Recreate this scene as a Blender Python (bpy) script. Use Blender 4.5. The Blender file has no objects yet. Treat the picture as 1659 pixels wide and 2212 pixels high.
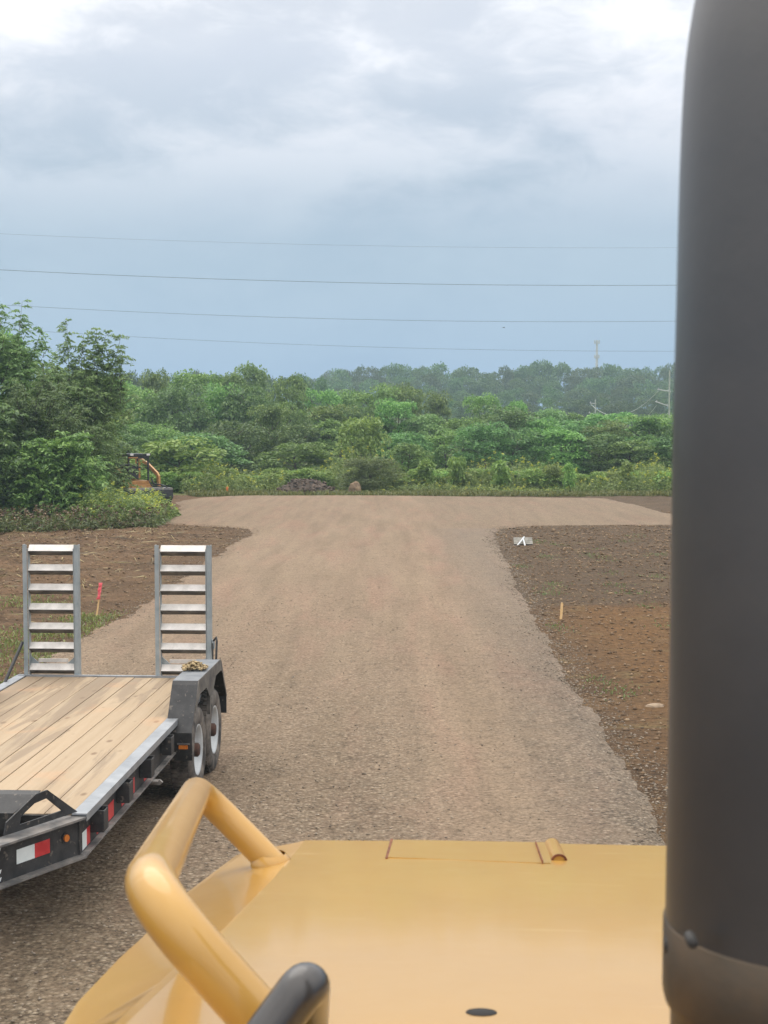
import bpy, math
import numpy as np
from mathutils import Vector, Matrix

# ------------------------------------------------------------------ camera, sky, sun
SC = bpy.context.scene
COL = SC.collection
EYE = 3.3
FPX = 3200.0
TH = math.atan(191 / FPX)
cam = bpy.data.cameras.new("camera")
cam.sensor_fit = 'VERTICAL'
cam.sensor_height = 36.0
cam.sensor_width = 27.0
cam.lens = FPX / 2212 * 36.0
cam.clip_start = 0.05
cam.clip_end = 6000
cam.dof.use_dof = True
cam.dof.focus_distance = 24.0
cam.dof.aperture_fstop = 20.0
camo = bpy.data.objects.new("camera", cam)
COL.objects.link(camo)
camo.location = (0, 0, EYE)
camo.rotation_euler = (math.pi / 2 - TH, 0, 0)
SC.camera = camo

SUN_EL, SUN_AZ = math.radians(58), math.radians(-25)   # azimuth from +Y towards +X
sl = bpy.data.lights.new("sun", 'SUN')
sl.energy = 0.9
sl.angle = math.radians(48)
sl.color = (1.0, 0.95, 0.88)
so = bpy.data.objects.new("sun", sl)
COL.objects.link(so)
sd = Vector((math.sin(SUN_AZ) * math.cos(SUN_EL), math.cos(SUN_AZ) * math.cos(SUN_EL), math.sin(SUN_EL)))
so.rotation_euler = (-sd).to_track_quat('-Z', 'Y').to_euler()
so.location = (0, 0, 60)

world = bpy.data.worlds.new("World")
SC.world = world
world.use_nodes = True
wt = world.node_tree
wt.nodes.clear()


def N(t, kind, **kw):
    n = t.nodes.new(kind)
    for k, v in kw.items():
        if k in ('x', 'y'):
            continue
        setattr(n, k, v)
    return n


def setin(n, **kw):
    for k, v in kw.items():
        n.inputs[k.replace('_', ' ')].default_value = v
    return n


def ramp(t, stops, interp='LINEAR'):
    n = t.nodes.new('ShaderNodeValToRGB')
    cr = n.color_ramp
    cr.interpolation = interp
    while len(cr.elements) > len(stops):
        cr.elements.remove(cr.elements[-1])
    while len(cr.elements) < len(stops):
        cr.elements.new(0.5)
    for e, (p, c) in zip(cr.elements, stops):
        e.position = p
        e.color = (*c, 1) if len(c) == 3 else c
    return n


def mathn(t, op, a, b=None, clamp=False):
    n = t.nodes.new('ShaderNodeMath')
    n.operation = op
    n.use_clamp = clamp
    for i, v in enumerate((a, b)):
        if v is None:
            continue
        if isinstance(v, (int, float)):
            n.inputs[i].default_value = v
        else:
            t.links.new(v, n.inputs[i])
    return n.outputs[0]


def mixc(t, fac, a, b, blend='MIX'):
    n = t.nodes.new('ShaderNodeMix')
    n.data_type = 'RGBA'
    n.blend_type = blend
    for i, v in ((0, fac), (6, a), (7, b)):
        if isinstance(v, (int, float)):
            n.inputs[i].default_value = v
        elif isinstance(v, tuple):
            n.inputs[i].default_value = (*v, 1) if len(v) == 3 else v
        else:
            t.links.new(v, n.inputs[i])
    return n.outputs[2]


def noise(t, vec, scale, detail=4, rough=0.55, dist=0.0):
    n = t.nodes.new('ShaderNodeTexNoise')
    n.inputs['Scale'].default_value = scale
    n.inputs['Detail'].default_value = detail
    n.inputs['Roughness'].default_value = rough
    n.inputs['Distortion'].default_value = dist
    if vec is not None:
        t.links.new(vec, n.inputs['Vector'])
    return n.outputs['Fac']


SKYLOC = (14.4, 0.4, 5.2)


def build_world():
    t = wt
    tc = N(t, 'ShaderNodeTexCoord')
    sep = N(t, 'ShaderNodeSeparateXYZ')
    t.links.new(tc.outputs['Generated'], sep.inputs[0])
    x, y, z = sep.outputs
    zc = mathn(t, 'MAXIMUM', z, 0.0)
    mp = N(t, 'ShaderNodeMapping')
    mp.inputs['Location'].default_value = SKYLOC
    mp.inputs['Scale'].default_value = (3.6, 3.6, 8.0)
    mp.inputs['Rotation'].default_value = (0, 0.10, 0)
    t.links.new(tc.outputs['Generated'], mp.inputs[0])
    n1 = noise(t, mp.outputs[0], 1.5, 6, 0.56, 0.3)
    n2 = noise(t, mp.outputs[0], 0.65, 3, 0.5, 0.3)
    n3 = noise(t, mp.outputs[0], 5.0, 6, 0.6, 0.5)
    # clear-to-overcast base by elevation
    base = ramp(t, [(0.0, (0.255, 0.390, 0.585)), (0.045, (0.285, 0.410, 0.570)), (0.10, (0.315, 0.418, 0.535)),
                    (0.16, (0.345, 0.425, 0.520)), (0.24, (0.600, 0.630, 0.700)), (0.45, (0.76, 0.74, 0.73)),
                    (1.0, (0.86, 0.80, 0.74))])
    t.links.new(z, base.inputs[0])
    white = ramp(t, [(0.0, (0.50, 0.60, 0.72)), (0.13, (0.60, 0.64, 0.72)), (0.20, (0.76, 0.76, 0.81)), (0.27, (1.06, 1.04, 1.05)), (1.0, (1.1, 1.04, 0.98))])
    t.links.new(z, white.inputs[0])
    amt = ramp(t, [(0.0, (0.0,) * 3), (0.06, (0.05,) * 3), (0.12, (0.13,) * 3), (0.165, (0.60,) * 3), (0.215, (1.0,) * 3), (1, (1.0,) * 3)])
    t.links.new(z, amt.inputs[0])
    s = mathn(t, 'ADD', mathn(t, 'MULTIPLY', n1, 0.55), mathn(t, 'MULTIPLY', n2, 0.55))
    s = mathn(t, 'ADD', s, mathn(t, 'MULTIPLY', n3, 0.28))
    cov = ramp(t, [(0.55, (0, 0, 0)), (0.75, (1, 1, 1))], 'EASE')
    t.links.new(s, cov.inputs[0])
    fac = mathn(t, 'MULTIPLY', cov.outputs[0], amt.outputs[0])
    col = mixc(t, fac, base.outputs[0], white.outputs[0])
    # dim undersides in the low cloud
    dk = ramp(t, [(0.40, (0.90, 0.92, 0.95)), (0.56, (1, 1, 1))])
    t.links.new(n1, dk.inputs[0])
    col = mixc(t, 0.7, col, mixc(t, 1.0, col, dk.outputs[0], 'MULTIPLY'))
    # brighter towards the zenith (overcast luminance)
    up = ramp(t, [(0.0, (0.5,) * 3), (0.27, (0.5,) * 3), (0.75, (0.88,) * 3), (1.0, (0.94,) * 3)])
    t.links.new(z, up.inputs[0])
    col = mixc(t, 1.0, col, mathn(t, 'MULTIPLY', up.outputs[0], 2.0), 'MULTIPLY')
    sky = N(t, 'ShaderNodeTexSky')
    sky.sky_type = 'NISHITA'
    sky.sun_disc = False
    sky.sun_elevation = SUN_EL
    sky.sun_rotation = SUN_AZ
    sky.air_density = 1.0
    sky.dust_density = 3.0
    col10 = mixc(t, 1.0, col, (10.0, 10.0, 10.0, 1), 'MULTIPLY')
    fin = mixc(t, 0.94, sky.outputs[0], col10)
    bg = N(t, 'ShaderNodeBackground')
    bg.inputs['Strength'].default_value = 0.10
    t.links.new(fin, bg.inputs['Color'])
    out = N(t, 'ShaderNodeOutputWorld')
    t.links.new(bg.outputs[0], out.inputs['Surface'])


build_world()
SC.view_settings.view_transform = 'Standard'
SC.view_settings.look = 'None'
SC.view_settings.gamma = 1.0
SC.view_settings.exposure = 0.38
SC.cycles.max_bounces = 6
SC.cycles.diffuse_bounces = 3
SC.cycles.glossy_bounces = 3
SC.cycles.transmission_bounces = 3
SC.cycles.volume_bounces = 0
SC.cycles.transparent_max_bounces = 4
SC.cycles.use_denoising = True

# ------------------------------------------------------------------ helpers
_s, _c = math.sin(TH), math.cos(TH)


def ray(x, y):
    a = (x - 829.5) / FPX
    b = (1106 - y) / FPX
    return (a, _c + b * _s, -_s + b * _c)


def gp(x, y, z=0.0):
    d = ray(x, y)
    t = (z - EYE) / d[2]
    return Vector((d[0] * t, d[1] * t, z))


def dp(x, y, Y):
    d = ray(x, y)
    t = Y / d[1]
    return Vector((d[0] * t, Y, EYE + d[2] * t))


HS = math.tan(math.radians(8.5))


def hz(Y):
    return 2.555 + (2.6 - Y) * HS


def hp(x, y, dz=0.0):
    d = ray(x, y)
    t = (2.555 + dz + 2.6 * HS - EYE) / (d[2] + d[1] * HS)
    return Vector((d[0] * t, d[1] * t, EYE + d[2] * t))


def new_mesh(name, V, F, mats, mi=None, smooth=False):
    """V (n,3); F list of faces or int array (m,k)."""
    me = bpy.data.meshes.new(name)
    if isinstance(F, np.ndarray):
        V = np.asarray(V, dtype=np.float32)
        m, k = F.shape
        me.vertices.add(len(V))
        me.vertices.foreach_set('co', V.ravel())
        me.loops.add(m * k)
        me.loops.foreach_set('vertex_index', F.astype(np.int32).ravel())
        me.polygons.add(m)
        me.polygons.foreach_set('loop_start', np.arange(0, m * k, k, dtype=np.int32))
        me.polygons.foreach_set('loop_total', np.full(m, k, dtype=np.int32))
        if mi is not None:
            me.polygons.foreach_set('material_index', np.asarray(mi, dtype=np.int32))
        if smooth:
            me.polygons.foreach_set('use_smooth', np.ones(m, dtype=bool))
        me.update(calc_edges=True)
    else:
        me.from_pydata([tuple(v) for v in V], [], F)
        if mi is not None:
            for p, i in zip(me.polygons, mi):
                p.material_index = i
        if smooth:
            for p in me.polygons:
                p.use_smooth = True
        me.update()
    for m_ in (mats if isinstance(mats, (list, tuple)) else [mats]):
        me.materials.append(m_)
    return me


def link(name, me, parent=None, loc=None):
    o = bpy.data.objects.new(name, me)
    COL.objects.link(o)
    if parent is not None:
        o.parent = parent
    if loc is not None:
        o.location = loc
    return o


def tag(o, label=None, cat=None, group=None, kind=None):
    for k, v in (('label', label), ('category', cat), ('group', group), ('kind', kind)):
        if v:
            o[k] = v
    return o


def empty(name, loc, rz=0.0):
    o = bpy.data.objects.new(name, None)
    COL.objects.link(o)
    o.location = loc
    o.rotation_euler = (0, 0, rz)
    o.empty_display_size = 0.3
    return o


class MB:
    """collects shapes; build() links them as one mesh object"""

    def __init__(self):
        self.v, self.f, self.m, self.sm = [], [], [], []

    def add(self, V, F, m=0, smooth=False):
        b = len(self.v)
        self.v += [tuple(p) for p in V]
        self.f += [tuple(i + b for i in f) for f in F]
        self.m += [m] * len(F)
        self.sm += [smooth] * len(F)
        return self

    def box(self, x0, x1, y0, y1, z0, z1, m=0):
        V = [(x, y, z) for x in (x0, x1) for y in (y0, y1) for z in (z0, z1)]
        F = [(0, 1, 3, 2), (4, 6, 7, 5), (0, 4, 5, 1), (2, 3, 7, 6), (0, 2, 6, 4), (1, 5, 7, 3)]
        return self.add(V, F, m)

    def obox(self, o, ex, ey, ez, m=0):
        """box from a corner o with edge vectors"""
        o, ex, ey, ez = Vector(o), Vector(ex), Vector(ey), Vector(ez)
        V = [o + ex * i + ey * j + ez * k for i in (0, 1) for j in (0, 1) for k in (0, 1)]
        F = [(0, 1, 3, 2), (4, 6, 7, 5), (0, 4, 5, 1), (2, 3, 7, 6), (0, 2, 6, 4), (1, 5, 7, 3)]
        return self.add(V, F, m)

    def prism(self, poly, ax, ay, o, d, m=0):
        """2-D polygon in plane (o, ax, ay) extruded by vector d"""
        o, ax, ay, d = Vector(o), Vector(ax), Vector(ay), Vector(d)
        P = [o + ax * a + ay * b for a, b in poly]
        n = len(P)
        F = [tuple(range(n))[::-1], tuple(range(n, 2 * n))]
        F += [(i, (i + 1) % n, n + (i + 1) % n, n + i) for i in range(n)]
        return self.add(P + [p + d for p in P], F, m)

    def tube(self, pts, r, n=12, cap=True, m=0):
        pts = [Vector(p) for p in pts]
        R = [r] * len(pts) if isinstance(r, (int, float)) else list(r)
        V, F = [], []
        up = None
        for i, p in enumerate(pts):
            a = pts[max(i - 1, 0)]
            b = pts[min(i + 1, len(pts) - 1)]
            t = (b - a).normalized()
            if up is None:
                up = Vector((0, 0, 1)) if abs(t.z) < 0.9 else Vector((1, 0, 0))
            sx = t.cross(up).normalized()
            up = sx.cross(t).normalized()
            for k in range(n):
                w = 2 * math.pi * k / n
                V.append(p + sx * math.cos(w) * R[i] + up * math.sin(w) * R[i])
        for i in range(len(pts) - 1):
            for k in range(n):
                k2 = (k + 1) % n
                F.append((i * n + k, i * n + k2, (i + 1) * n + k2, (i + 1) * n + k))
        self.add(V, F, m, True)
        if cap:
            b = len(pts) - 1
            self.add(V[:n], [tuple(range(n))], m)
            self.add(V[b * n:], [tuple(range(n))[::-1]], m)
        return self

    def lathe(self, prof, o, axis='x', n=40, m=0):
        """profile [(radius, along)] turned about an axis through o"""
        o = Vector(o)
        V, F = [], []
        for r, a in prof:
            for k in range(n):
                w = 2 * math.pi * k / n
                c, s = r * math.cos(w), r * math.sin(w)
                V.append(o + (Vector((a, c, s)) if axis == 'x' else Vector((c, s, a)) if axis == 'z' else Vector((c, a, s))))
        for i in range(len(prof) - 1):
            for k in range(n):
                k2 = (k + 1) % n
                F.append((i * n + k, i * n + k2, (i + 1) * n + k2, (i + 1) * n + k))
        return self.add(V, F, m, True)

    def build(self, name, mats, parent=None, loc=None, bevel=0.0, seg=2):
        me = bpy.data.meshes.new(name)
        me.from_pydata(self.v, [], self.f)
        for p, i, s in zip(me.polygons, self.m, self.sm):
            p.material_index = i
            p.use_smooth = s
        for m_ in (mats if isinstance(mats, (list, tuple)) else [mats]):
            me.materials.append(m_)
        me.update()
        o = link(name, me, parent, loc)
        if bevel:
            b = o.modifiers.new('bevel', 'BEVEL')
            b.width = bevel
            b.segments = seg
            b.limit_method = 'ANGLE'
            b.angle_limit = math.radians(40)
        return o


def bend(pts, rad, seg=7):
    """polyline with its inner corners rounded"""
    pts = [Vector(p) for p in pts]
    out = [pts[0]]
    for i in range(1, len(pts) - 1):
        a, p, b = pts[i - 1], pts[i], pts[i + 1]
        r = min(rad, (a - p).length * .48, (b - p).length * .48)
        s, e = p + (a - p).normalized() * r, p + (b - p).normalized() * r
        for k in range(seg + 1):
            w = k / seg
            out.append(s * (1 - w) ** 2 + p * 2 * w * (1 - w) + e * w * w)
    out.append(pts[-1])
    return out


# ------------------------------------------------------------------ materials
def material(name):
    m = bpy.data.materials.new(name)
    m.use_nodes = True
    t = m.node_tree
    t.nodes.clear()
    p = N(t, 'ShaderNodeBsdfPrincipled')
    o = N(t, 'ShaderNodeOutputMaterial')
    t.links.new(p.outputs[0], o.inputs[0])
    tc = N(t, 'ShaderNodeTexCoord')
    return m, t, p, tc


def bump(t, p, h, strength, dist=0.01, prev=None):
    b = N(t, 'ShaderNodeBump')
    b.inputs['Strength'].default_value = strength
    b.inputs['Distance'].default_value = dist
    t.links.new(h, b.inputs['Height'])
    if prev is not None:
        t.links.new(prev, b.inputs['Normal'])
    t.links.new(b.outputs[0], p.inputs['Normal'])
    return b.outputs[0]


def worn(name, c1, c2, scale=6.0, rough=0.5, metal=0.0, lo=0.40, hi=0.62, bstr=0.15, bscale=60, coat=0.0, specks=None, rvar=0.12):
    """painted or bare metal, rubber, plastic with irregular wear of a second colour"""
    m, t, p, tc = material(name)
    v = tc.outputs['Object']
    n = noise(t, v, scale, 6, 0.62, 0.3)
    r = ramp(t, [(lo, c1), (hi, c2)])
    t.links.new(n, r.inputs[0])
    col = r.outputs[0]
    if specks:
        n2 = noise(t, v, specks[1], 3, 0.6)
        r2 = ramp(t, [(specks[2], (0,) * 3), (specks[2] + .05, (1,) * 3)])
        t.links.new(n2, r2.inputs[0])
        col = mixc(t, mathn(t, 'MULTIPLY', r2.outputs[0], 0.8), col, specks[0])
    t.links.new(col, p.inputs['Base Color'])
    p.inputs['Metallic'].default_value = metal
    rr = mathn(t, 'ADD', mathn(t, 'MULTIPLY', n, rvar * 2), rough - rvar, True)
    t.links.new(rr, p.inputs['Roughness'])
    if coat:
        p.inputs['Coat Weight'].default_value = coat
        p.inputs['Coat Roughness'].default_value = 0.06
    if bstr:
        bump(t, p, noise(t, v, bscale, 4, 0.6), bstr, 0.004)
    return m


def make_ground_mat():
    m, t, p, tc = material('soil')
    v = tc.outputs['Object']
    sep = N(t, 'ShaderNodeSeparateXYZ')
    t.links.new(v, sep.inputs[0])
    ms = N(t, 'ShaderNodeMapping')
    ms.inputs['Scale'].default_value = (.7, 1.5, 1)
    t.links.new(v, ms.inputs[0])
    n1 = noise(t, ms.outputs[0], 0.45, 6, 0.62, 0.4)
    n2 = noise(t, ms.outputs[0], 2.2, 7, 0.68, 0.3)
    n3 = noise(t, v, 11.0, 7, 0.78)
    dark = (0.078, 0.051, 0.031)
    mid = (0.125, 0.078, 0.043)
    org = (0.177, 0.098, 0.041)
    r = ramp(t, [(0.36, dark), (0.52, mid), (0.66, (0.154, 0.098, 0.053))])
    t.links.new(mathn(t, 'ADD', mathn(t, 'MULTIPLY', n1, .55), mathn(t, 'MULTIPLY', n2, .45)), r.inputs[0])
    # freshly spread orange subsoil: right of the road, nearer than 26 m
    yy = mathn(t, 'ADD', sep.outputs[1], mathn(t, 'ADD', mathn(t, 'MULTIPLY', n2, 2.4), mathn(t, 'MULTIPLY', mathn(t, 'SUBTRACT', n1, .5), 3.0)))
    fy = N(t, 'ShaderNodeMapRange')
    fy.inputs['From Min'].default_value = 28.2
    fy.inputs['From Max'].default_value = 27.2
    t.links.new(yy, fy.inputs['Value'])
    fx = N(t, 'ShaderNodeMapRange')
    fx.inputs['From Min'].default_value = 2.9
    fx.inputs['From Max'].default_value = 4.1
    t.links.new(mathn(t, 'ADD', sep.outputs[0], n2), fx.inputs['Value'])
    of = mathn(t, 'MULTIPLY', mathn(t, 'MULTIPLY', fy.outputs[0], fx.outputs[0]), mathn(t, 'ADD', mathn(t, 'MULTIPLY', n1, .6), .5), True)
    col = mixc(t, of, r.outputs[0], org)
    # grey-brown drier soil right of the road, farther
    gy = N(t, 'ShaderNodeMapRange')
    gy.inputs['From Min'].default_value = 27.5
    gy.inputs['From Max'].default_value = 28.5
    t.links.new(yy, gy.inputs['Value'])
    gx = mathn(t, 'GREATER_THAN', sep.outputs[0], 2.0)
    gf = mathn(t, 'MULTIPLY', mathn(t, 'MULTIPLY', gy.outputs[0], gx), 0.65)
    col = mixc(t, gf, col, mixc(t, n2, (0.082, 0.060, 0.041), (0.122, 0.089, 0.059)))
    lx = N(t, 'ShaderNodeMapRange')
    lx.inputs['From Min'].default_value = -4.3
    lx.inputs['From Max'].default_value = -5.2
    t.links.new(sep.outputs[0], lx.inputs['Value'])
    rd = ramp(t, [(0.42, (0, 0, 0)), (0.60, (1, 1, 1))])
    t.links.new(noise(t, ms.outputs[0], .9, 6, .65, .8), rd.inputs[0])
    col = mixc(t, mathn(t, 'MULTIPLY', mathn(t, 'MULTIPLY', rd.outputs[0], lx.outputs[0]), .6), col, (0.19, 0.118, 0.068))
    # straw and moss traces
    st = ramp(t, [(0.56, (0,) * 3), (0.68, (1,) * 3)])
    t.links.new(noise(t, ms.outputs[0], 1.1, 6, 0.7, 0.6), st.inputs[0])
    col = mixc(t, mathn(t, 'MULTIPLY', st.outputs[0], 0.45), col, (0.22, 0.18, 0.085))
    sp = ramp(t, [(0.38, (0.38,) * 3), (0.46, (0.93,) * 3), (0.54, (1.05,) * 3), (0.64, (1.60,) * 3)])
    t.links.new(n3, sp.inputs[0])
    col = mixc(t, 1.0, col, sp.outputs[0], 'MULTIPLY')
    # grass cover beyond the pad
    gr = N(t, 'ShaderNodeMapRange')
    gr.inputs['From Min'].default_value = 67.5
    gr.inputs['From Max'].default_value = 69.5
    t.links.new(mathn(t, 'ADD', sep.outputs[1], mathn(t, 'MULTIPLY', n2, 1.5)), gr.inputs['Value'])
    col = mixc(t, gr.outputs[0], col, mixc(t, n2, (0.07, 0.11, 0.03), (0.16, 0.17, 0.06)))
    t.links.new(col, p.inputs['Base Color'])
    p.inputs['Roughness'].default_value = 0.95
    p.inputs['Specular IOR Level'].default_value = 0.15
    b1 = bump(t, p, n3, 0.9, 0.05)
    bump(t, p, n2, 0.8, 0.12, b1)
    return m


def make_road_mat():
    m, t, p, tc = material('gravel')
    v = tc.outputs['Object']
    sep = N(t, 'ShaderNodeSeparateXYZ')
    t.links.new(v, sep.inputs[0])
    st = N(t, 'ShaderNodeMapping')
    st.inputs['Scale'].default_value = (1.0, 0.07, 1)
    t.links.new(v, st.inputs[0])
    n0 = noise(t, st.outputs[0], 2.6, 5, 0.6, 0.15)           # wheel streaks along the road
    sl = N(t, 'ShaderNodeMapping')
    sl.inputs['Scale'].default_value = (1.0, 0.16, 1)
    t.links.new(v, sl.inputs[0])
    n1 = noise(t, sl.outputs[0], 0.55, 5, 0.6, 0.5)
    n2 = noise(t, v, 2.2, 6, 0.65)
    n3 = noise(t, v, 24.0, 5, 0.75)
    vo = N(t, 'ShaderNodeTexVoronoi')
    vo.inputs['Scale'].default_value = 30.0
    vo.inputs['Randomness'].default_value = 1.0
    t.links.new(v, vo.inputs['Vector'])
    vo2 = N(t, 'ShaderNodeTexVoronoi')
    vo2.inputs['Scale'].default_value = 75.0
    t.links.new(v, vo2.inputs['Vector'])
    fines = mixc(t, n1, (0.250, 0.176, 0.119), (0.235, 0.179, 0.124))
    s = mathn(t, 'ADD', mathn(t, 'MULTIPLY', n0, .6), mathn(t, 'MULTIPLY', n1, .4))
    r = ramp(t, [(0.38, (0.86,) * 3), (0.50, (1.0,) * 3), (0.60, (1.11,) * 3)])
    t.links.new(s, r.inputs[0])
    fines = mixc(t, 1.0, fines, r.outputs[0], 'MULTIPLY')
    # pink / olive mottling
    ml = ramp(t, [(0.34, (1.06, 0.985, 1.0)), (0.48, (1.0, 1.0, 1.0)), (0.64, (0.97, 0.985, 0.97))])
    t.links.new(noise(t, sl.outputs[0], 1.2, 5, 0.6, 0.5), ml.inputs[0])
    fines = mixc(t, 1.0, fines, ml.outputs[0], 'MULTIPLY')
    # loose stone: more of it near the camera side and along the right edge
    stone = ramp(t, [(0.0, (0.110, 0.086, 0.065)), (0.35, (0.239, 0.185, 0.129)), (0.7, (0.331, 0.267, 0.190)), (1.0, (0.460, 0.387, 0.289))])
    sepc = N(t, 'ShaderNodeSeparateColor')
    t.links.new(vo.outputs['Color'], sepc.inputs[0])
    t.links.new(sepc.outputs[0], stone.inputs[0])
    d = ramp(t, [(0.15, (1,) * 3), (0.62, (0.42,) * 3)])
    t.links.new(vo.outputs['Distance'], d.inputs[0])
    stc = mixc(t, 1.0, stone.outputs[0], d.outputs[0], 'MULTIPLY')
    near = N(t, 'ShaderNodeMapRange')
    near.inputs['From Min'].default_value = 26.0
    near.inputs['From Max'].default_value = 9.0
    near.inputs['To Min'].default_value = 0.10
    near.inputs['To Max'].default_value = 0.62
    t.links.new(sep.outputs[1], near.inputs['Value'])
    edge = N(t, 'ShaderNodeMapRange')
    edge.inputs['From Min'].default_value = 1.4
    edge.inputs['From Max'].default_value = 2.7
    t.links.new(mathn(t, 'ADD', sep.outputs[0], mathn(t, 'MULTIPLY', n2, .8)), edge.inputs['Value'])
    # a smoother travelled lane right of the centre line
    xd = mathn(t, 'ABSOLUTE', mathn(t, 'SUBTRACT', mathn(t, 'ADD', sep.outputs[0], mathn(t, 'MULTIPLY', mathn(t, 'SUBTRACT', n1, .5), 1.6)), 1.0))
    lane = N(t, 'ShaderNodeMapRange')
    lane.inputs['From Min'].default_value = .25
    lane.inputs['From Max'].default_value = .85
    lane.inputs['To Min'].default_value = .25
    t.links.new(xd, lane.inputs['Value'])
    lanef = lane.outputs[0]
    cov = mathn(t, 'MULTIPLY', mathn(t, 'ADD', mathn(t, 'MULTIPLY', near.outputs[0], lanef), mathn(t, 'MULTIPLY', edge.outputs[0], .25)),
                mathn(t, 'ADD', mathn(t, 'MULTIPLY', n2, 1.7), 0.1), True)
    col = mixc(t, cov, fines, stc)
    eg = mathn(t, 'MULTIPLY', edge.outputs[0], 0.36)
    yl = mathn(t, 'LESS_THAN', sep.outputs[1], 46.0)
    col = mixc(t, mathn(t, 'MULTIPLY', eg, yl), col, mixc(t, n3, (0.125, 0.104, 0.086), (0.235, 0.196, 0.162)))
    sp = ramp(t, [(0.37, (0.40,) * 3), (0.46, (0.93,) * 3), (0.54, (1.05,) * 3), (0.64, (1.42,) * 3)])
    t.links.new(n3, sp.inputs[0])
    col = mixc(t, 0.8, col, mixc(t, 1.0, col, sp.outputs[0], 'MULTIPLY'))
    pit_shade = ramp(t, [(0.38, (0.80,) * 3), (0.46, (0.985,) * 3), (0.54, (1.01,) * 3), (0.64, (1.09,) * 3)])  # dark spots paint the shadows of small pits into the gravel colour
    t.links.new(noise(t, v, 6.5, 6, .76, .3), pit_shade.inputs[0])
    col = mixc(t, 1.0, col, pit_shade.outputs[0], 'MULTIPLY')
    # coarse patches where the fines have washed out, mostly nearer than 20 m
    cp = ramp(t, [(0.50, (0,) * 3), (0.62, (1,) * 3)])
    t.links.new(mathn(t, 'ADD', noise(t, sl.outputs[0], .8, 6, .62, .8), mathn(t, 'MULTIPLY', near.outputs[0], .10)), cp.inputs[0])
    col = mixc(t, mathn(t, 'MULTIPLY', mathn(t, 'MULTIPLY', mathn(t, 'MULTIPLY', cp.outputs[0], near.outputs[0]), lanef), 1.1), col, mixc(t, 1.0, col, (0.82, 0.82, 0.80), 'MULTIPLY'))
    t.links.new(col, p.inputs['Base Color'])
    p.inputs['Roughness'].default_value = 0.95
    p.inputs['Specular IOR Level'].default_value = 0.15
    h = mathn(t, 'ADD', mathn(t, 'MULTIPLY', mathn(t, 'SUBTRACT', 1.0, vo.outputs['Distance']), cov), mathn(t, 'MULTIPLY', n3, .5))
    b1 = bump(t, p, h, 0.8, 0.03)
    bump(t, p, n2, 0.35, 0.05, b1)
    return m


def leaf_mat(name, c1, c2, c3, scale=2.5, trans=0.35, hue=0.0):
    """foliage: colours vary leaf clump by leaf clump; light passes partly through"""
    m = bpy.data.materials.new(name)
    m.use_nodes = True
    t = m.node_tree
    t.nodes.clear()
    tc = N(t, 'ShaderNodeTexCoord')
    oi = N(t, 'ShaderNodeObjectInfo')
    geo = N(t, 'ShaderNodeNewGeometry')
    n = noise(t, tc.outputs['Object'], scale, 3, 0.6)
    s = mathn(t, 'ADD', mathn(t, 'MULTIPLY', n, .6), mathn(t, 'MULTIPLY', geo.outputs['Random Per Island'], .4))
    r = ramp(t, [(0.30, c1), (0.50, c2), (0.72, c3)])
    t.links.new(s, r.inputs[0])
    hsv = N(t, 'ShaderNodeHueSaturation')
    t.links.new(r.outputs[0], hsv.inputs['Color'])
    t.links.new(mathn(t, 'ADD', mathn(t, 'MULTIPLY', oi.outputs['Random'], .050), 0.475), hsv.inputs['Hue'])
    t.links.new(mathn(t, 'ADD', mathn(t, 'MULTIPLY', oi.outputs['Random'], .60), 0.70), hsv.inputs['Value'])
    d = N(t, 'ShaderNodeBsdfDiffuse')
    tr = N(t, 'ShaderNodeBsdfTranslucent')
    t.links.new(hsv.outputs[0], d.inputs[0])
    t.links.new(hsv.outputs[0], tr.inputs[0])
    mx = N(t, 'ShaderNodeMixShader')
    mx.inputs[0].default_value = trans
    t.links.new(d.outputs[0], mx.inputs[1])
    t.links.new(tr.outputs[0], mx.inputs[2])
    gl = N(t, 'ShaderNodeBsdfGlossy')
    gl.inputs['Roughness'].default_value = 0.45
    gl.inputs['Color'].default_value = (0.8, 0.85, 0.9, 1)
    m2 = N(t, 'ShaderNodeMixShader')
    m2.inputs[0].default_value = 0.05
    t.links.new(mx.outputs[0], m2.inputs[1])
    t.links.new(gl.outputs[0], m2.inputs[2])
    o = N(t, 'ShaderNodeOutputMaterial')
    t.links.new(m2.outputs[0], o.inputs[0])
    return m


M = {}
M['soil'] = make_ground_mat()
M['road'] = make_road_mat()
M['leaf'] = leaf_mat('leaf_mid', (0.111, 0.209, 0.056), (0.191, 0.331, 0.084), (0.338, 0.505, 0.138))
M['leaf_dark'] = leaf_mat('leaf_dark', (0.089, 0.168, 0.054), (0.139, 0.259, 0.077), (0.240, 0.383, 0.113))
M['leaf_fresh'] = leaf_mat('leaf_fresh', (0.157, 0.256, 0.053), (0.249, 0.375, 0.083), (0.368, 0.493, 0.129))
M['leaf_olive'] = leaf_mat('leaf_olive', (0.107, 0.151, 0.046), (0.157, 0.215, 0.064), (0.221, 0.271, 0.088))
M['leaf_far'] = leaf_mat('leaf_far', (0.049, 0.102, 0.030), (0.091, 0.165, 0.043), (0.176, 0.257, 0.066))
M['leaf_pale'] = leaf_mat('leaf_pale', (0.132, 0.212, 0.068), (0.198, 0.301, 0.097), (0.294, 0.407, 0.143))
M['leaf_weed'] = leaf_mat('leaf_weed', (0.131, 0.176, 0.048), (0.207, 0.267, 0.069), (0.324, 0.370, 0.109))
M['yellow_flower'] = leaf_mat('goldenrod_flower', (0.34, 0.36, 0.04), (0.46, 0.46, 0.05), (0.58, 0.55, 0.08))
M['dry'] = leaf_mat('dry_stalk', (0.10, 0.07, 0.04), (0.21, 0.15, 0.08), (0.38, 0.29, 0.15), trans=0.15)
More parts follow.
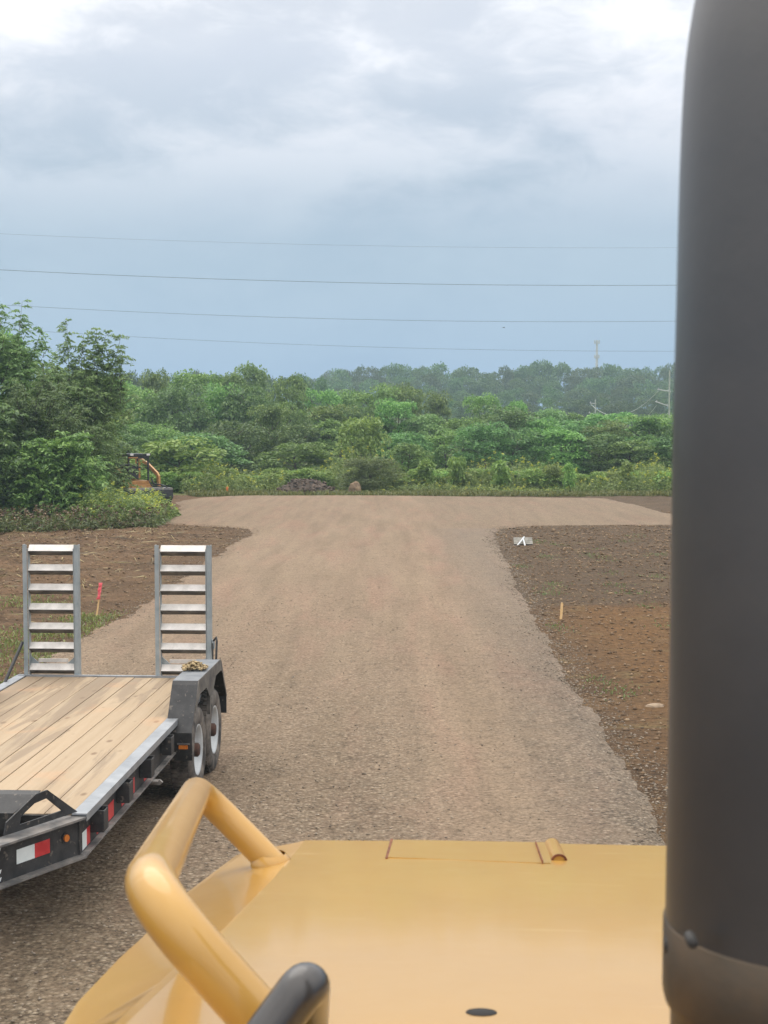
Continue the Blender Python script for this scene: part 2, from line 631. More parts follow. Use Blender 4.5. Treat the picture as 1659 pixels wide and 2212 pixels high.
M['grass'] = leaf_mat('grass_blade', (0.121, 0.156, 0.040), (0.203, 0.247, 0.063), (0.324, 0.325, 0.103))
M['bark'] = worn('bark', (0.07, 0.055, 0.042), (0.15, 0.125, 0.10), 8, 0.9, 0, bstr=.4)
M['bark_pale'] = worn('bark_pale', (0.20, 0.19, 0.17), (0.34, 0.32, 0.29), 5, 0.9, 0)
M['stone'] = worn('loose_stone', (0.19, 0.16, 0.13), (0.34, 0.295, 0.245), 1.2, 0.92, 0, bstr=.3)
M['clod'] = worn('soil_clod', (0.095, 0.066, 0.043), (0.20, 0.135, 0.085), 1.0, 0.95, 0, bstr=.5)


def rock_mat(name, cols):
    m, t, p, tc = material(name)
    geo = N(t, 'ShaderNodeNewGeometry')
    r = ramp(t, [(k / (len(cols) - 1), c) for k, c in enumerate(cols)])
    t.links.new(geo.outputs['Random Per Island'], r.inputs[0])
    n = noise(t, tc.outputs['Object'], 40, 4, .6)
    t.links.new(mixc(t, 1.0, r.outputs[0], mathn(t, 'ADD', n, .5), 'MULTIPLY'), p.inputs['Base Color'])
    p.inputs['Roughness'].default_value = .95
    p.inputs['Specular IOR Level'].default_value = .15
    return m


M['stone'] = rock_mat('loose_stone', [(0.130, 0.106, 0.087), (0.216, 0.181, 0.138), (0.281, 0.229, 0.169), (0.249, 0.207, 0.164), (0.410, 0.351, 0.277)])
M['clod'] = rock_mat('soil_clod', [(0.099, 0.070, 0.046), (0.173, 0.117, 0.073), (0.223, 0.151, 0.090), (0.206, 0.146, 0.096), (0.346, 0.251, 0.155)])
M['mound'] = worn('mound_soil', (0.060, 0.044, 0.034), (0.135, 0.098, 0.072), 6, 0.95, 0, bstr=.8, bscale=18)
M['boulder'] = worn('tan_rock', (0.17, 0.115, 0.07), (0.29, 0.205, 0.125), 4, 0.9, 0, bstr=.5, bscale=12)

# ------------------------------------------------------------------ ground
rng = np.random.default_rng(7)


def lattice(seed, n=64):
    return np.random.default_rng(seed).random((n, n))


_L = [lattice(s) for s in range(4)]


def vnoise(x, y, k=0):
    g = _L[k]
    n = g.shape[0]
    xi, yi = np.floor(x).astype(int), np.floor(y).astype(int)
    fx, fy = x - xi, y - yi
    fx, fy = fx * fx * (3 - 2 * fx), fy * fy * (3 - 2 * fy)
    a = g[xi % n, yi % n]
    b = g[(xi + 1) % n, yi % n]
    c = g[xi % n, (yi + 1) % n]
    d = g[(xi + 1) % n, (yi + 1) % n]
    return (a * (1 - fx) + b * fx) * (1 - fy) + (c * (1 - fx) + d * fx) * fy - 0.5


def rough_z(x, y):
    left = np.clip((-4.6 - x) / 1.5, 0, 1)
    return 0.09 * vnoise(x * .5, y * .5, 0) + (0.07 + .10 * left) * vnoise(x * 1.2, y * 1.9, 1) + (0.055 + .05 * left) * vnoise(x * 3.3, y * 4.6, 2)


RL = [(-20, -5.0), (10, -4.9), (18.5, -4.85), (23, -4.75), (29, -4.45), (40, -4.25), (44.5, -4.1), (46.3, -4.4), (47.3, -5.2), (48.2, -6.6), (49.0, -7.5),
      (52, -7.6), (57, -8.0), (62, -8.8), (65, -8.4), (66.6, -7.4), (67.4, -6.0)]
RR = [(-20, 2.1), (10, 2.3), (13, 2.42), (16, 2.5), (19, 2.52), (24, 2.66), (35.7, 3.03), (44, 3.4), (46.4, 3.75), (47.3, 4.5), (47.8, 10.0), (48.5, 13.5), (50, 13.0),
      (54, 10.5), (59, 10.4), (64.6, 9.9), (66.2, 4.0), (67.4, -1.0)]
_RLy, _RLx = np.array(RL).T
_RRy, _RRx = np.array(RR).T


def road_lr(Y):
    return np.interp(Y, _RLy, _RLx), np.interp(Y, _RRy, _RRx)


def in_road(x, y):
    """signed distance-ish: positive inside (metres)"""
    l, r = road_lr(y)
    return np.minimum(np.minimum(x - l, r - x), (67.4 - y) * 2)


def hill(Y):
    return np.interp(Y, [0, 69, 75, 115, 180, 300, 380, 900], [0, 0, 0.0, -0.5, 0.3, 3.5, 7.0, 12.0])


def ground_z(x, y):
    x, y = np.asarray(x, float), np.asarray(y, float)
    s = in_road(x, y)
    base = hill(y)
    amp = np.clip((s < 0) * 1.0, 0, 1)
    under = np.clip((s - .35) / .5, 0, 1)
    calm = np.clip(-s / 2.2, .10, 1)
    return base + rough_z(x, y) * calm * (1 - under) - 0.10 * under


def road_edges(ys):
    L, R = road_lr(ys)
    J = vnoise(ys * 1.3, ys * 0 + 3.1, 0) * .25 + vnoise(ys * 4.1, ys * 0 + 9.2, 1) * .20
    J2 = vnoise(ys * .8, ys * 0 + 13.1, 2) * .08 + vnoise(ys * 5.1, ys * 0 + 29.2, 3) * .05
    return L + J - .10, R + J2 + .10


def road_top(X, Y):
    L, R = road_edges(Y)
    e = np.minimum(np.minimum(X - L, R - X), (67.45 - Y) * 1.5)
    return np.where(e > 0, -0.07 + 0.115 * np.clip(e / .42, 0, 1) ** .8, -1.0)


def build_ground():
    ys = np.concatenate([np.linspace(-40, 3, 15), np.arange(3.5, 30, .22), np.arange(30, 75, .4), np.linspace(75, 130, 35), np.linspace(135, 420, 40), np.linspace(450, 3000, 14)])
    xs = np.concatenate([np.linspace(-1500, -60, 14), np.linspace(-55, -15, 24), np.arange(-14.6, 14.6, .22), np.linspace(15, 55, 24), np.linspace(60, 1500, 14)])
    X, Y = np.meshgrid(xs, ys)
    Z = ground_z(X, Y)
    V = np.stack([X, Y, Z], -1).reshape(-1, 3)
    ny, nx = X.shape
    i = np.arange(ny - 1)[:, None] * nx + np.arange(nx - 1)[None]
    F = np.stack([i, i + 1, i + nx + 1, i + nx], -1).reshape(-1, 4)
    o = link('ground', new_mesh('ground', V, F, M['soil'], smooth=True))
    tag(o, kind='structure')


def build_road():
    ys = np.concatenate([np.arange(-20, 4, 1.0), np.arange(4, 30, .2), np.arange(30, 44, .3), np.arange(44, 50, .12), np.arange(50, 67.41, .3)])
    u = np.concatenate([np.linspace(0, .09, 12), np.linspace(.11, .89, 40), np.linspace(.91, 1, 12)])
    L, R = road_edges(ys)
    X = L[:, None] + (R - L)[:, None] * u[None]
    Y = np.repeat(ys[:, None], len(u), 1)
    e = np.minimum(X - L[:, None], R[:, None] - X)
    e = np.minimum(e, (67.45 - Y) * 1.5)
    Z = -0.07 + 0.115 * np.clip(e / .42, 0, 1) ** .8 + .012 * vnoise(X * 1.1, Y * .6, 1) + .010 * vnoise(X * 3.7, Y * 2.0, 2)
    Z += np.exp(-((e - .10) / .28) ** 2) * (.020 * vnoise(X * 5.3, Y * 3.1, 0) + .035 * vnoise(X * 13, Y * 9.0, 3))
    # shallow wheel tracks
    for cx in (-2.2, -.4, 1.1):
        Z -= .012 * np.exp(-((X - cx - .25 * vnoise(Y * .1, Y * 0 + cx, 3)) / .22) ** 2) * (Y < 46)
    V = np.stack([X, Y, Z], -1).reshape(-1, 3)
    ny, nx = X.shape
    i = np.arange(ny - 1)[:, None] * nx + np.arange(nx - 1)[None]
    F = np.stack([i, i + 1, i + nx + 1, i + nx], -1).reshape(-1, 4)
    o = link('gravel_road', new_mesh('gravel_road', V, F, M['road'], smooth=True))
    tag(o, kind='structure')


build_ground()
build_road()


def ico_rocks(P, S, seed, flat=0.6):
    """one array mesh of small irregular stones"""
    r = np.random.default_rng(seed)
    base = np.array([(0, 0, 1), (.9, 0, .2), (.28, .85, .2), (-.73, .53, .2), (-.73, -.53, .2), (.28, -.85, .2), (0, 0, -1)])
    f = [(0, i, i % 5 + 1) for i in range(1, 6)] + [(6, i % 5 + 1, i) for i in range(1, 6)]
    n = len(P)
    V = base[None] * (1 + .45 * (r.random((n, 7, 3)) - .5))
    a = r.random(n) * 6.283
    ca, sa = np.cos(a)[:, None], np.sin(a)[:, None]
    el = (.65 + .7 * r.random(n))[:, None]
    x, y = V[..., 0] * el, V[..., 1] / el
    V = np.stack([x * ca - y * sa, x * sa + y * ca, V[..., 2] * flat], -1) * S[:, None, None] + P[:, None]
    F = (np.array(f)[None] + 7 * np.arange(n)[:, None, None]).reshape(-1, 3)
    return V.reshape(-1, 3), F


def scatter_stones():
    r = np.random.default_rng(21)
    n = 22000
    Y = 5.5 + 24 * r.random(n) ** 1.7
    L, R = road_lr(Y)
    X = L + (R - L) * r.random(n)
    lane = 1 - .75 * np.exp(-((X - 1.0) / .55) ** 2)
    keep = r.random(n) < lane * (.25 + .75 * (vnoise(X * .9, Y * .5, 1) + .5)) * np.clip(1.25 - Y / 40, .2, 1)
    X, Y = X[keep], Y[keep]
    # edge windrow of coarser stone
    m = 15000
    Ye = 6 + 42 * r.random(m) ** 1.2
    Le, Re = road_edges(Ye)
    side = r.random(m) < .70
    Xe = np.where(side, Re - .14 + .20 * r.standard_normal(m), Le + .12 + .20 * r.standard_normal(m))
    X, Y = np.concatenate([X, Xe]), np.concatenate([Y, Ye])
    S = np.concatenate([.005 + .011 * r.random(keep.sum()) ** 2.5, .006 + .015 * r.random(m) ** 2.5])
    Z = np.maximum(ground_z(X, Y), road_top(X, Y)) + S * .12
    V, F = ico_rocks(np.stack([X, Y, Z], -1), S, 3)
    o = link('gravel_stones', new_mesh('gravel_stones', V, F, M['stone']))
    tag(o, 'loose grey and tan crushed stones lying on the gravel road', 'gravel', kind='stuff')


def scatter_clods():
    r = np.random.default_rng(22)
    n = 52000
    Y = 11 + 45 * r.random(n) ** 1.1
    X = np.where(r.random(n) < .62, 2.2 + 8.5 * r.random(n), -4.2 - 10 * r.random(n))
    k = in_road(X, Y) < .1
    X, Y = X[k], Y[k]
    S = (.007 + .030 * r.random(len(X)) ** 4) * (.8 + Y / 60)
    Z = ground_z(X, Y) + S * .15
    V, F = ico_rocks(np.stack([X, Y, Z], -1), S, 4, .65)
    o = link('soil_clods', new_mesh('soil_clods', V, F, M['clod']))
    tag(o, 'loose brown soil clods strewn over the bare earth beside the road', 'soil clods', kind='stuff')


scatter_stones()
scatter_clods()


# ------------------------------------------------------------------ vegetation tools
def norm(v):
    return v / np.maximum(np.linalg.norm(v, axis=-1, keepdims=True), 1e-6)


def leaf_quads(P, D, L, W, r, droop=0.25):
    """diamond leaves: base P, direction D, length L, width W"""
    n = len(P)
    D = norm(D)
    q = r.standard_normal((n, 3)) * .55 + np.array([0, 0, 1.])
    S = norm(np.cross(D, q))
    L, W = np.broadcast_to(L, (n,))[:, None], np.broadcast_to(W, (n,))[:, None]
    Nn = np.cross(S, D)
    mid = P + D * L * .5
    k = (.12 * r.standard_normal((n, 1))) * L
    tip = P + D * L + np.array([0, 0, -1.]) * L * droop
    V = np.stack([P, mid + S * W * .5 + Nn * k, tip, mid - S * W * .5 + Nn * k], 1).reshape(-1, 3)
    F = np.arange(4 * n).reshape(n, 4)
    return V, F


def join(parts):
    Vs, Fs, Ms = [], [], []
    b = 0
    for V, F, m in parts:
        Vs.append(V)
        Fs.append(F + b)
        Ms.append(np.full(len(F), m))
        b += len(V)
    return np.concatenate(Vs), np.concatenate(Fs), np.concatenate(Ms)


def tube_np(pts, rad, n=6):
    mb = MB()
    mb.tube(pts, rad, n, cap=False)
    return np.array(mb.v), np.array(mb.f)


def crown_points(seed, n, lobes, envelope, r0=.11, r1=.12):
    """points on the shells of many lobes packed in an envelope; returns P, outward"""
    r = np.random.default_rng(seed)
    C, R = [], []
    for _ in range(lobes):
        C.append(envelope(r))
        R.append(r0 + r1 * r.random())
    C, R = np.array(C), np.array(R)
    i = r.integers(0, lobes, n)
    d = norm(r.standard_normal((n, 3)))
    d[:, 2] = np.where((d[:, 2] < -.15), -d[:, 2] * .8, d[:, 2])
    rad = R[i] * (.62 + .46 * r.random(n) ** .5)
    P = C[i] + d * rad[:, None] * np.array([1.15, 1.15, .8])
    return P, d, r


def env_bush(r, low=.05):
    """full to the ground, widest at 40 % of the height"""
    z = low + .85 * r.random()
    w = .42 * math.sqrt(max(0.02, 1 - ((z - .36) / .62) ** 2))
    a = r.random() * 6.283
    k = w * math.sqrt(.25 + .75 * r.random())
    return (k * math.cos(a), k * math.sin(a), z)


def env_round(r):
    z = .30 + .60 * r.random()
    w = .40 * math.sqrt(max(0.02, 1 - ((z - .58) / .42) ** 2))
    a = r.random() * 6.283
    k = w * math.sqrt(.2 + .8 * r.random())
    return (k * math.cos(a), k * math.sin(a), z)


def env_tall(r):
    z = .18 + .76 * r.random()
    w = .34 * (1 - abs(z - .5) ** 1.6 * 1.7)
    a = r.random() * 6.283
    k = max(w, .06) * math.sqrt(r.random())
    return (k * math.cos(a), k * math.sin(a), z)


def make_crown(name, seed, n, lobes, env, leafmat, L=.05, W=.03, droop=.3):
    P, d, r = crown_points(seed, n, lobes, env, *((.06, .09) if lobes > 40 else (.11, .12)))
    P[:, 2] = np.maximum(P[:, 2], .01)
    D = d + .7 * r.standard_normal(d.shape)
    D[:, 2] = D[:, 2] * .6 + .05
    l = L * (.6 + .8 * r.random(n))
    V, F = leaf_quads(P, D, l, l * W / L, r, droop)
    return new_mesh(name, V, F, leafmat)


def make_trunk(name, seed, mat, top=.75, rad=.022, limbs=7):
    r = np.random.default_rng(seed)
    parts = []
    lean = (r.random(2) - .5) * .12
    pts = [(lean[0] * z + .01 * math.sin(9 * z + seed), lean[1] * z, z) for z in np.linspace(-.02, top, 7)]
    V, F = tube_np(pts, list(rad * np.linspace(1.25, .3, 7)), 7)
    parts.append((V, F, 0))
    for k in range(limbs):
        z = .18 + (top - .22) * (k + r.random()) / limbs
        a = r.random() * 6.283
        l = .18 + .18 * r.random()
        p0 = np.array([lean[0] * z, lean[1] * z, z])
        dr = np.array([math.cos(a), math.sin(a), .7])
        q = [p0, p0 + dr * l * .5, p0 + dr * l + np.array([0, 0, .03])]
        V, F = tube_np(q, [rad * .5 * (1 - z * .5), rad * .3, rad * .1], 5)
        parts.append((V, F, 0))
    V, F, mi = join(parts)
    return new_mesh(name, V, F, mat, mi, True)


PROTO = {}
for i in range(4):
    PROTO['bush%d' % i] = (make_crown('crown', 100 + i, 10500, 62, env_bush, M['leaf'], .033, .024), make_trunk('trunk', 140 + i, M['bark']))
for i in range(3):
    PROTO['dark%d' % i] = (make_crown('crown', 200 + i, 10500, 58, env_bush, M['leaf_dark'], .033, .024), make_trunk('trunk', 240 + i, M['bark']))
for i in range(3):
    PROTO['round%d' % i] = (make_crown('crown', 300 + i, 9000, 48, env_round, M['leaf'], .033, .024), make_trunk('trunk', 340 + i, M['bark']))
for i in range(3):
    PROTO['fresh%d' % i] = (make_crown('crown', 400 + i, 4200, 26, env_bush, M['leaf_fresh'], .065, .040), make_trunk('trunk', 440 + i, M['bark'], .6))
for i in range(2):
    PROTO['sapling%d' % i] = (make_crown('crown', 500 + i, 1500, 18, env_tall, M['leaf_fresh'], .12, .065), make_trunk('trunk', 540 + i, M['bark'], .85, .012, 5))


def far_mesh(seed, env, mat, bark, n=3000):
    P, d, r = crown_points(seed, n, 16, env, .11, .12)
    D = d + .7 * r.standard_normal(d.shape)
    l = .048 * (.6 + .8 * r.random(n))
    V, F = leaf_quads(P, D, l, l * .7, r, .2)
    pts = [(0.01 * math.sin(z * 7 + seed), 0, z) for z in np.linspace(-.05, .8, 5)]
    V2, F2 = tube_np(pts, list(np.linspace(.013, .004, 5)), 6)
    Vj, Fj, mi = join([(V, F, 0), (V2, F2, 1)])
    return new_mesh('far_tree', Vj, Fj, [mat, bark], mi)


for i in range(4):
    PROTO['far%d' % i] = far_mesh(600 + i, env_round, M['leaf_far'], M['bark'])
for i in range(2):
    PROTO['fartall%d' % i] = far_mesh(620 + i, env_tall, M['leaf_far'], M['bark_pale'])


def frond_crown(name, seed, spec, leafmat, size=.10, pairs=8, twig=None):
    """compound feathery leaves: spec is a list of (shoot base, shoot tip, fronds); unit metres"""
    r = np.random.default_rng(seed)
    B, D, Ls = [], [], []
    tw = []
    for (a, b, k, fl) in spec:
        a, b = np.array(a, float), np.array(b, float)
        tw.append((a, b))
        for j in range(k):
            w = (j + r.random()) / k
            p = a + (b - a) * (.15 + .85 * w)
            th = r.random() * 6.283
            el = .12 + .40 * w ** 2 + .18 * r.standard_normal()
            B.append(p)
            D.append((math.cos(th) * math.cos(el), math.sin(th) * math.cos(el), math.sin(el)))
            Ls.append(fl * (.75 + .5 * r.random()) * (1 - .30 * w))
    B, D, Ls = np.array(B), np.array(D), np.array(Ls)
    side = norm(np.cross(D, np.array([0, 0, 1.]) + .25 * r.standard_normal(D.shape)))
    parts = []
    for q in range(1, pairs + 1):
        s = q / pairs
        c = B + D * (Ls * s)[:, None] + np.array([0, 0, -1.]) * (Ls * .42 * s * s)[:, None]
        for sg in (-1, 1):
            dd = side * sg + D * .55 + .18 * r.standard_normal(D.shape)
            l = size * (1.25 - .5 * abs(s - .45)) * (.85 + .3 * r.random(len(B)))
            V, F = leaf_quads(c, dd, l * 1.6, l * .62, r, .35)
            parts.append((V, F, 0))
    for a, b in tw:
        V, F = tube_np([a, (a + b) / 2 + .05 * r.standard_normal(3), b], [.015, .010, .004], 4)
        parts.append((V, F, 1))
    V, F, mi = join(parts)
    return new_mesh(name, V, F, [leafmat, twig or M['bark']], mi)


def shoots(seed, H, R, n, low=.2, spires=()):
    r = np.random.default_rng(seed)
    spec = []
    for k in range(n):
        z = H * (low + (.92 - low) * r.random())
        a = r.random() * 6.283
        w = R * math.sqrt(max(.05, 1 - ((z / H - .42) / .6) ** 2)) * (.35 + .65 * r.random())
        b = (w * math.cos(a), w * math.sin(a), z + .2)
        s = (b[0] * .55, b[1] * .55, z - .7)
        spec.append((s, b, 12, .62))
    for (x, y, z0, z1) in spires:
        spec.append(((x * .6, y, z0), (x, y, z1), int(8 + 9 * (z1 - z0)), .48))
        for q in range(7):
            zz = z0 + (z1 - z0) * (.10 + .105 * q)
            a = 2.4 * q + r.random()
            l = .62 * (1 - .12 * q)
            spec.append(((x, y, zz - .15), (x + l * math.cos(a), y + l * math.sin(a), zz + .22), 4, .42))
    return spec


def plant(name, proto, x, ytop, Y, wpx, label, cat, group=None, seed=0, minz=None):
    """a tree or shrub standing at depth Y whose top and width are those seen in the picture"""
    p = dp(x, ytop, Y)
    gz = float(hill(Y)) - .03
    h = p.z - gz
    wid = wpx / FPX * Y
    root = empty(name, (p.x, Y, gz), seed * 2.39996)
    root.scale = (wid / .95, wid / .95, h)
    me = PROTO[proto]
    if isinstance(me, tuple):
        link('crown', me[0], root)
        link('trunk', me[1], root)
    else:
        o = link(name, me)
        o.location, o.rotation_euler, o.scale = root.location, root.rotation_euler, root.scale
        bpy.data.objects.remove(root)
        root = o
    tag(root, label, cat, group)
    return root


# --- far wooded hillside
r_ = np.random.default_rng(77)
skyline = [(180, 802), (330, 800), (560, 806), (690, 812), (740, 797), (790, 792), (850, 795), (905, 790), (940, 785), (1000, 800), (1060, 797), (1130, 791), (1180, 786), (1235, 789), (1300, 790), (1345, 787),
           (1385, 798), (1437, 783), (1500, 790), (1620, 795), (1800, 795)]
skx, sky_ = np.array(skyline).T
for k in range(46):                       # back row against the sky
    x = 640 + 1000 * (k + .6 * r_.random()) / 46
    yt = np.interp(x, skx, sky_) + 10 * r_.random() - (9 if k % 7 == 3 else 0)
    plant('far_tree', ['far0', 'far1', 'far2', 'far3', 'fartall0'][int(r_.integers(5))], x, yt, 350 + 25 * r_.random(), 44 + 34 * r_.random(),
          'hazy blue green tree of the wooded hill, crown against the sky', 'tree', 'far trees along the hill crest', k)
for k in range(60):                       # middle of the slope
    x = 690 + 950 * (k % 30 + .8 * r_.random()) / 30
    yt = 812 + (k // 30) * 26 + 14 * r_.random()
    plant('far_tree', ['far0', 'far1', 'far2', 'far3', 'fartall0', 'fartall1'][int(r_.integers(6))], x, yt, 330 - (k // 30) * 35 + 16 * r_.random(), 40 + 34 * r_.random(),
          'grey green tree on the slope below the hill crest', 'tree', 'far trees on the hill slope', k)
for k in range(30):                       # foot of the slope
    x = 900 + 720 * (k + .8 * r_.random()) / 30
    yt = 862 + 18 * r_.random()
    plant('far_tree', ['far0', 'fartall1', 'far2', 'fartall0'][int(r_.integers(4))], x, yt, 232 + 22 * r_.random(), 34 + 26 * r_.random(),
          'slender pale trunked tree at the foot of the wooded hill', 'tree', 'far trees at the foot of the hill', k)
for k in range(24):                       # distant line left of the hill
    x = 200 + 500 * (k + .6 * r_.random()) / 24
    yt = 798 + 0.02 * x + 10 * r_.random()
    plant('far_tree', ['far0', 'far1', 'far3'][int(r_.integers(3))], x, yt, 190 + 30 * r_.random(), 44 + 26 * r_.random(),
          'light hazy green tree showing over the nearer thicket', 'tree', 'distant trees behind the thicket', k)

# --- thicket behind the pad: (x, top, Y, width, proto)
row_back = [(250, 815, 112, 130), (335, 806, 108, 120), (420, 797, 105, 130), (500, 800, 110, 120), (555, 793, 112, 110), (625, 806, 108, 120), (690, 832, 112, 110), (745, 838, 118, 110),
            (815, 826, 112, 120), (880, 836, 115, 110), (950, 856, 118, 110), (1035, 852, 112, 120), (1105, 862, 114, 120), (1180, 884, 116, 120), (1260, 888, 116, 120), (1340, 892, 114, 120),
            (1420, 896, 114, 120), (1500, 890, 112, 130), (1590, 880, 112, 130)]
row_mid = [(300, 850, 95, 150), (385, 842, 93, 140), (470, 850, 96, 150), (545, 835, 95, 140), (620, 856, 95, 140), (700, 868, 94, 140), (780, 858, 96, 150), (860, 850, 95, 140),
           (935, 890, 94, 130), (1010, 888, 93, 150), (1090, 880, 95, 150), (1165, 905, 94, 140), (1240, 908, 95, 150), (1315, 910, 93, 150), (1400, 912, 94, 150), (1480, 905, 94, 150)]
row_front = [(275, 930, 78, 150), (345, 900, 82, 150), (420, 935, 80, 190), (505, 905, 84, 150), (580, 880, 86, 150), (655, 905, 84, 150), (730, 915, 84, 140), (880, 925, 82, 150),
             (960, 935, 84, 140), (1040, 915, 82, 150), (1120, 925, 83, 160), (1205, 935, 82, 150), (1290, 940, 83, 160), (1375, 945, 82, 150), (1460, 945, 82, 150)]
for i in range(3):
    PROTO['tall%d' % i] = (make_crown('crown', 700 + i, 8500, 50, env_tall, M['leaf' if i < 2 else 'leaf_pale'], .034, .024), make_trunk('trunk', 740 + i, M['bark']))
jit = lambda a: a * (2 * r_.random() - 1)
for k, (x, yt, Y, w) in enumerate(row_back):
    plant('broadleaf_tree', ['round0', 'tall0', 'bush1', 'round1', 'tall2', 'bush2', 'round2', 'tall1', 'bush3'][k % 9], x + jit(14), yt + jit(7) - 3, Y, w * (1 + jit(.18)), 'mid green broadleaf tree in the rear of the thicket', 'tree', 'trees at the rear of the thicket', k)
for k, (x, yt, Y, w) in enumerate(row_mid):
    plant('broadleaf_tree', ['bush0', 'dark0', 'tall0', 'dark1', 'bush3', 'tall1', 'dark2', 'bush1', 'tall2'][k % 9], x + jit(14), yt + jit(16) - 2, Y, w * (1 + jit(.22)), 'dense dark leafed tree in the middle of the thicket', 'tree', 'trees in the middle of the thicket', k + 3)
for k, (x, yt, Y, w) in enumerate(row_front):
    plant('broadleaf_tree', ['dark1', 'bush3', 'dark0', 'dark2', 'tall1', 'dark1', 'bush2'][k % 7], x + jit(14), yt + jit(14), Y, w * (1 + jit(.2)), 'low branched bushy tree at the front of the thicket', 'tree', 'trees at the front of the thicket', k + 8)

for k in range(9):
    x = 1660 + 90 * k + jit(20)
    plant('broadleaf_tree', ['bush1', 'tall0', 'dark1', 'bush3'][k % 4], x, 915 + jit(20), 86 + jit(5), 170, 'bushy tree of the thicket continuing behind the exhaust stack', 'tree', 'thicket trees behind the exhaust stack', k)
    plant('low_shrub', 'fresh%d' % (k % 3), x - 60, 1018, 72 + jit(1.5), 90, 'low light green shrub behind the exhaust stack', 'shrub', 'low shrubs behind the exhaust stack', k)
for k in range(6):
    x = -120 - 110 * k + jit(20)
    plant('broadleaf_tree', ['bush2', 'dark0', 'tall1'][k % 3], x, 790 + jit(30), 58 + jit(5), 260, 'bushy tree beyond the feathery trees at the edge of the dirt', 'tree', 'trees beyond the feathery trees', k)

# --- shrubs and saplings in front of the thicket
plant('shrub', 'bush0', 640, 955, 76, 190, 'wide dark green shrub behind the dirt mound', 'shrub', seed=1)
plant('shrub', 'fresh0', 392, 950, 73, 170, 'light green rounded shrub behind the orange loader', 'shrub', seed=2)
plant('small_tree', 'fresh1', 782, 905, 79, 100, 'small pale green tree rising behind the round bush', 'tree', seed=3)
plant('shrub', 'bush2', 880, 955, 76, 110, 'dark green shrub between the round bush and tall sapling', 'shrub', seed=4)
PROTO['olive'] = (make_crown('crown', 460, 9000, 26, lambda r: (lambda z, a, k: (k * math.cos(a), k * math.sin(a), z))(.08 + .62 * r.random(), r.random() * 6.283, .36 * math.sqrt(r.random())),
                             M['leaf_olive'], .05, .016, .1), make_trunk('trunk', 461, M['bark'], .5))
plant('round_bush', 'olive', 797, 972, 70.5, 118, 'rounded olive green feathery bush behind the tan boulder', 'bush', seed=5)
for k, (x, yt, Y, w, lb) in enumerate([
        (988, 974, 71, 40, 'tallest light green sapling on the far edge of the pad'),
        (1077, 1000, 71, 46, 'broad light green sapling with two leafy tops'),
        (1196, 994, 71, 42, 'light green sapling with a narrow pointed top'),
        (1228, 1006, 70, 30, 'short sapling beside the narrow pointed one'),
        (1292, 1012, 71, 40, 'small yellowish sapling nearer the exhaust stack'),
        (1357, 1003, 70.5, 38, 'light green sapling close to the exhaust stack'),
        (1436, 1012, 70.5, 44, 'light green sapling partly hidden by the exhaust stack'),
        (922, 998, 71, 44, 'small green sapling right of the round bush')]):
    plant('sapling', 'sapling%d' % (k % 2), x, yt, Y, w, lb, 'sapling', 'saplings along the far edge of the pad', k)
for k in range(26):
    x = 870 + 600 * (k + .7 * r_.random()) / 26
    plant('low_shrub', 'fresh%d' % (k % 3), x, 1012 + 16 * r_.random(), 71 + 2.5 * r_.random(), 60 + 26 * r_.random(), 'low light green shrub along the grassy far edge of the pad', 'shrub', 'low shrubs right of the round bush', k)
for k in range(16):
    x = 300 + 410 * (k + .7 * r_.random()) / 16
    plant('low_shrub', 'fresh%d' % (k % 3), x, 1010 + 18 * r_.random(), 70.5 + 2.5 * r_.random(), 50 + 22 * r_.random(), 'low light green shrub behind the orange loader and dirt mound', 'shrub', 'low shrubs left of the round bush', k)

# --- feathery trees at the left
def feathery(name, x, Y, ytop, H_frac, R, n, spires, label, seed, mat='leaf', size=.065):
    p = dp(x, ytop, Y)
    H = p.z
    root = empty(name, (p.x, Y, -.05))
    sp = [(sx, sy, H * a, H * b) for sx, sy, a, b in spires]
    link('crown', frond_crown('crown', seed, shoots(seed, H * H_frac, R, n, .06, sp), M[mat], size), root)
    link('trunk', new_mesh('trunk', *[q for q in tube_np([(0, 0, -.1), (.05, 0, H * .3), (-.05, .05, H * .62)], [.12, .09, .04], 8)], M['bark'], smooth=True), root)
    tag(root, label, 'tree')
    return root


feathery('feathery_tree', -25, 53, 640, .88, 2.6, 260, [(.40, 0, .60, .985), (1.15, .2, .58, .985), (1.95, -.2, .55, .865), (-.4, 0, .6, 1.0), (-1.2, .1, .6, .92)], 'tall feathery leafed tree at the edge of the frame, left of the other two', 31, 'leaf_pale', .085)
feathery('feathery_tree', 160, 55, 690, .78, 2.4, 210, [(-.28, 0, .58, 1.0), (.30, .2, .62, .93), (.82, .1, .58, .965), (1.22, 0, .58, .945), (1.75, -.1, .55, .925), (1.72, -.3, .5, .80), (-.9, .2, .55, .80)], 'feathery leafed tree with several thin spires above the orange loader', 32, 'leaf_pale', .085)
feathery('feathery_tree', 70, 51, 800, .97, 2.6, 230, [(.4, 0, .75, .98)], 'lower bushy feathery tree in front of the two spired trees', 33, 'leaf_dark')
feathery('sumac_shrub', 110, 49.3, 930, 1.0, 1.9, 150, [], 'low dark shrub with big drooping compound leaves by the brush', 34, 'leaf', .10)
feathery('sumac_shrub', -40, 49, 860, 1.0, 1.9, 140, [], 'dark leafy shrub cut by the edge of the frame', 35, 'leaf_dark', .10)
plant('broadleaf_tree', 'bush1', 0, 705, 58, 150, 'leafy broad tree filling in behind the tallest feathery tree', 'tree', seed=21)
plant('broadleaf_tree', 'bush3', 150, 782, 61, 240, 'wide leafy tree behind the feathery tree with several spires', 'tree', seed=22)
plant('broadleaf_tree', 'bush2', 70, 830, 53, 170, 'rounded leafy tree low between the two feathery trees', 'tree', seed=23)
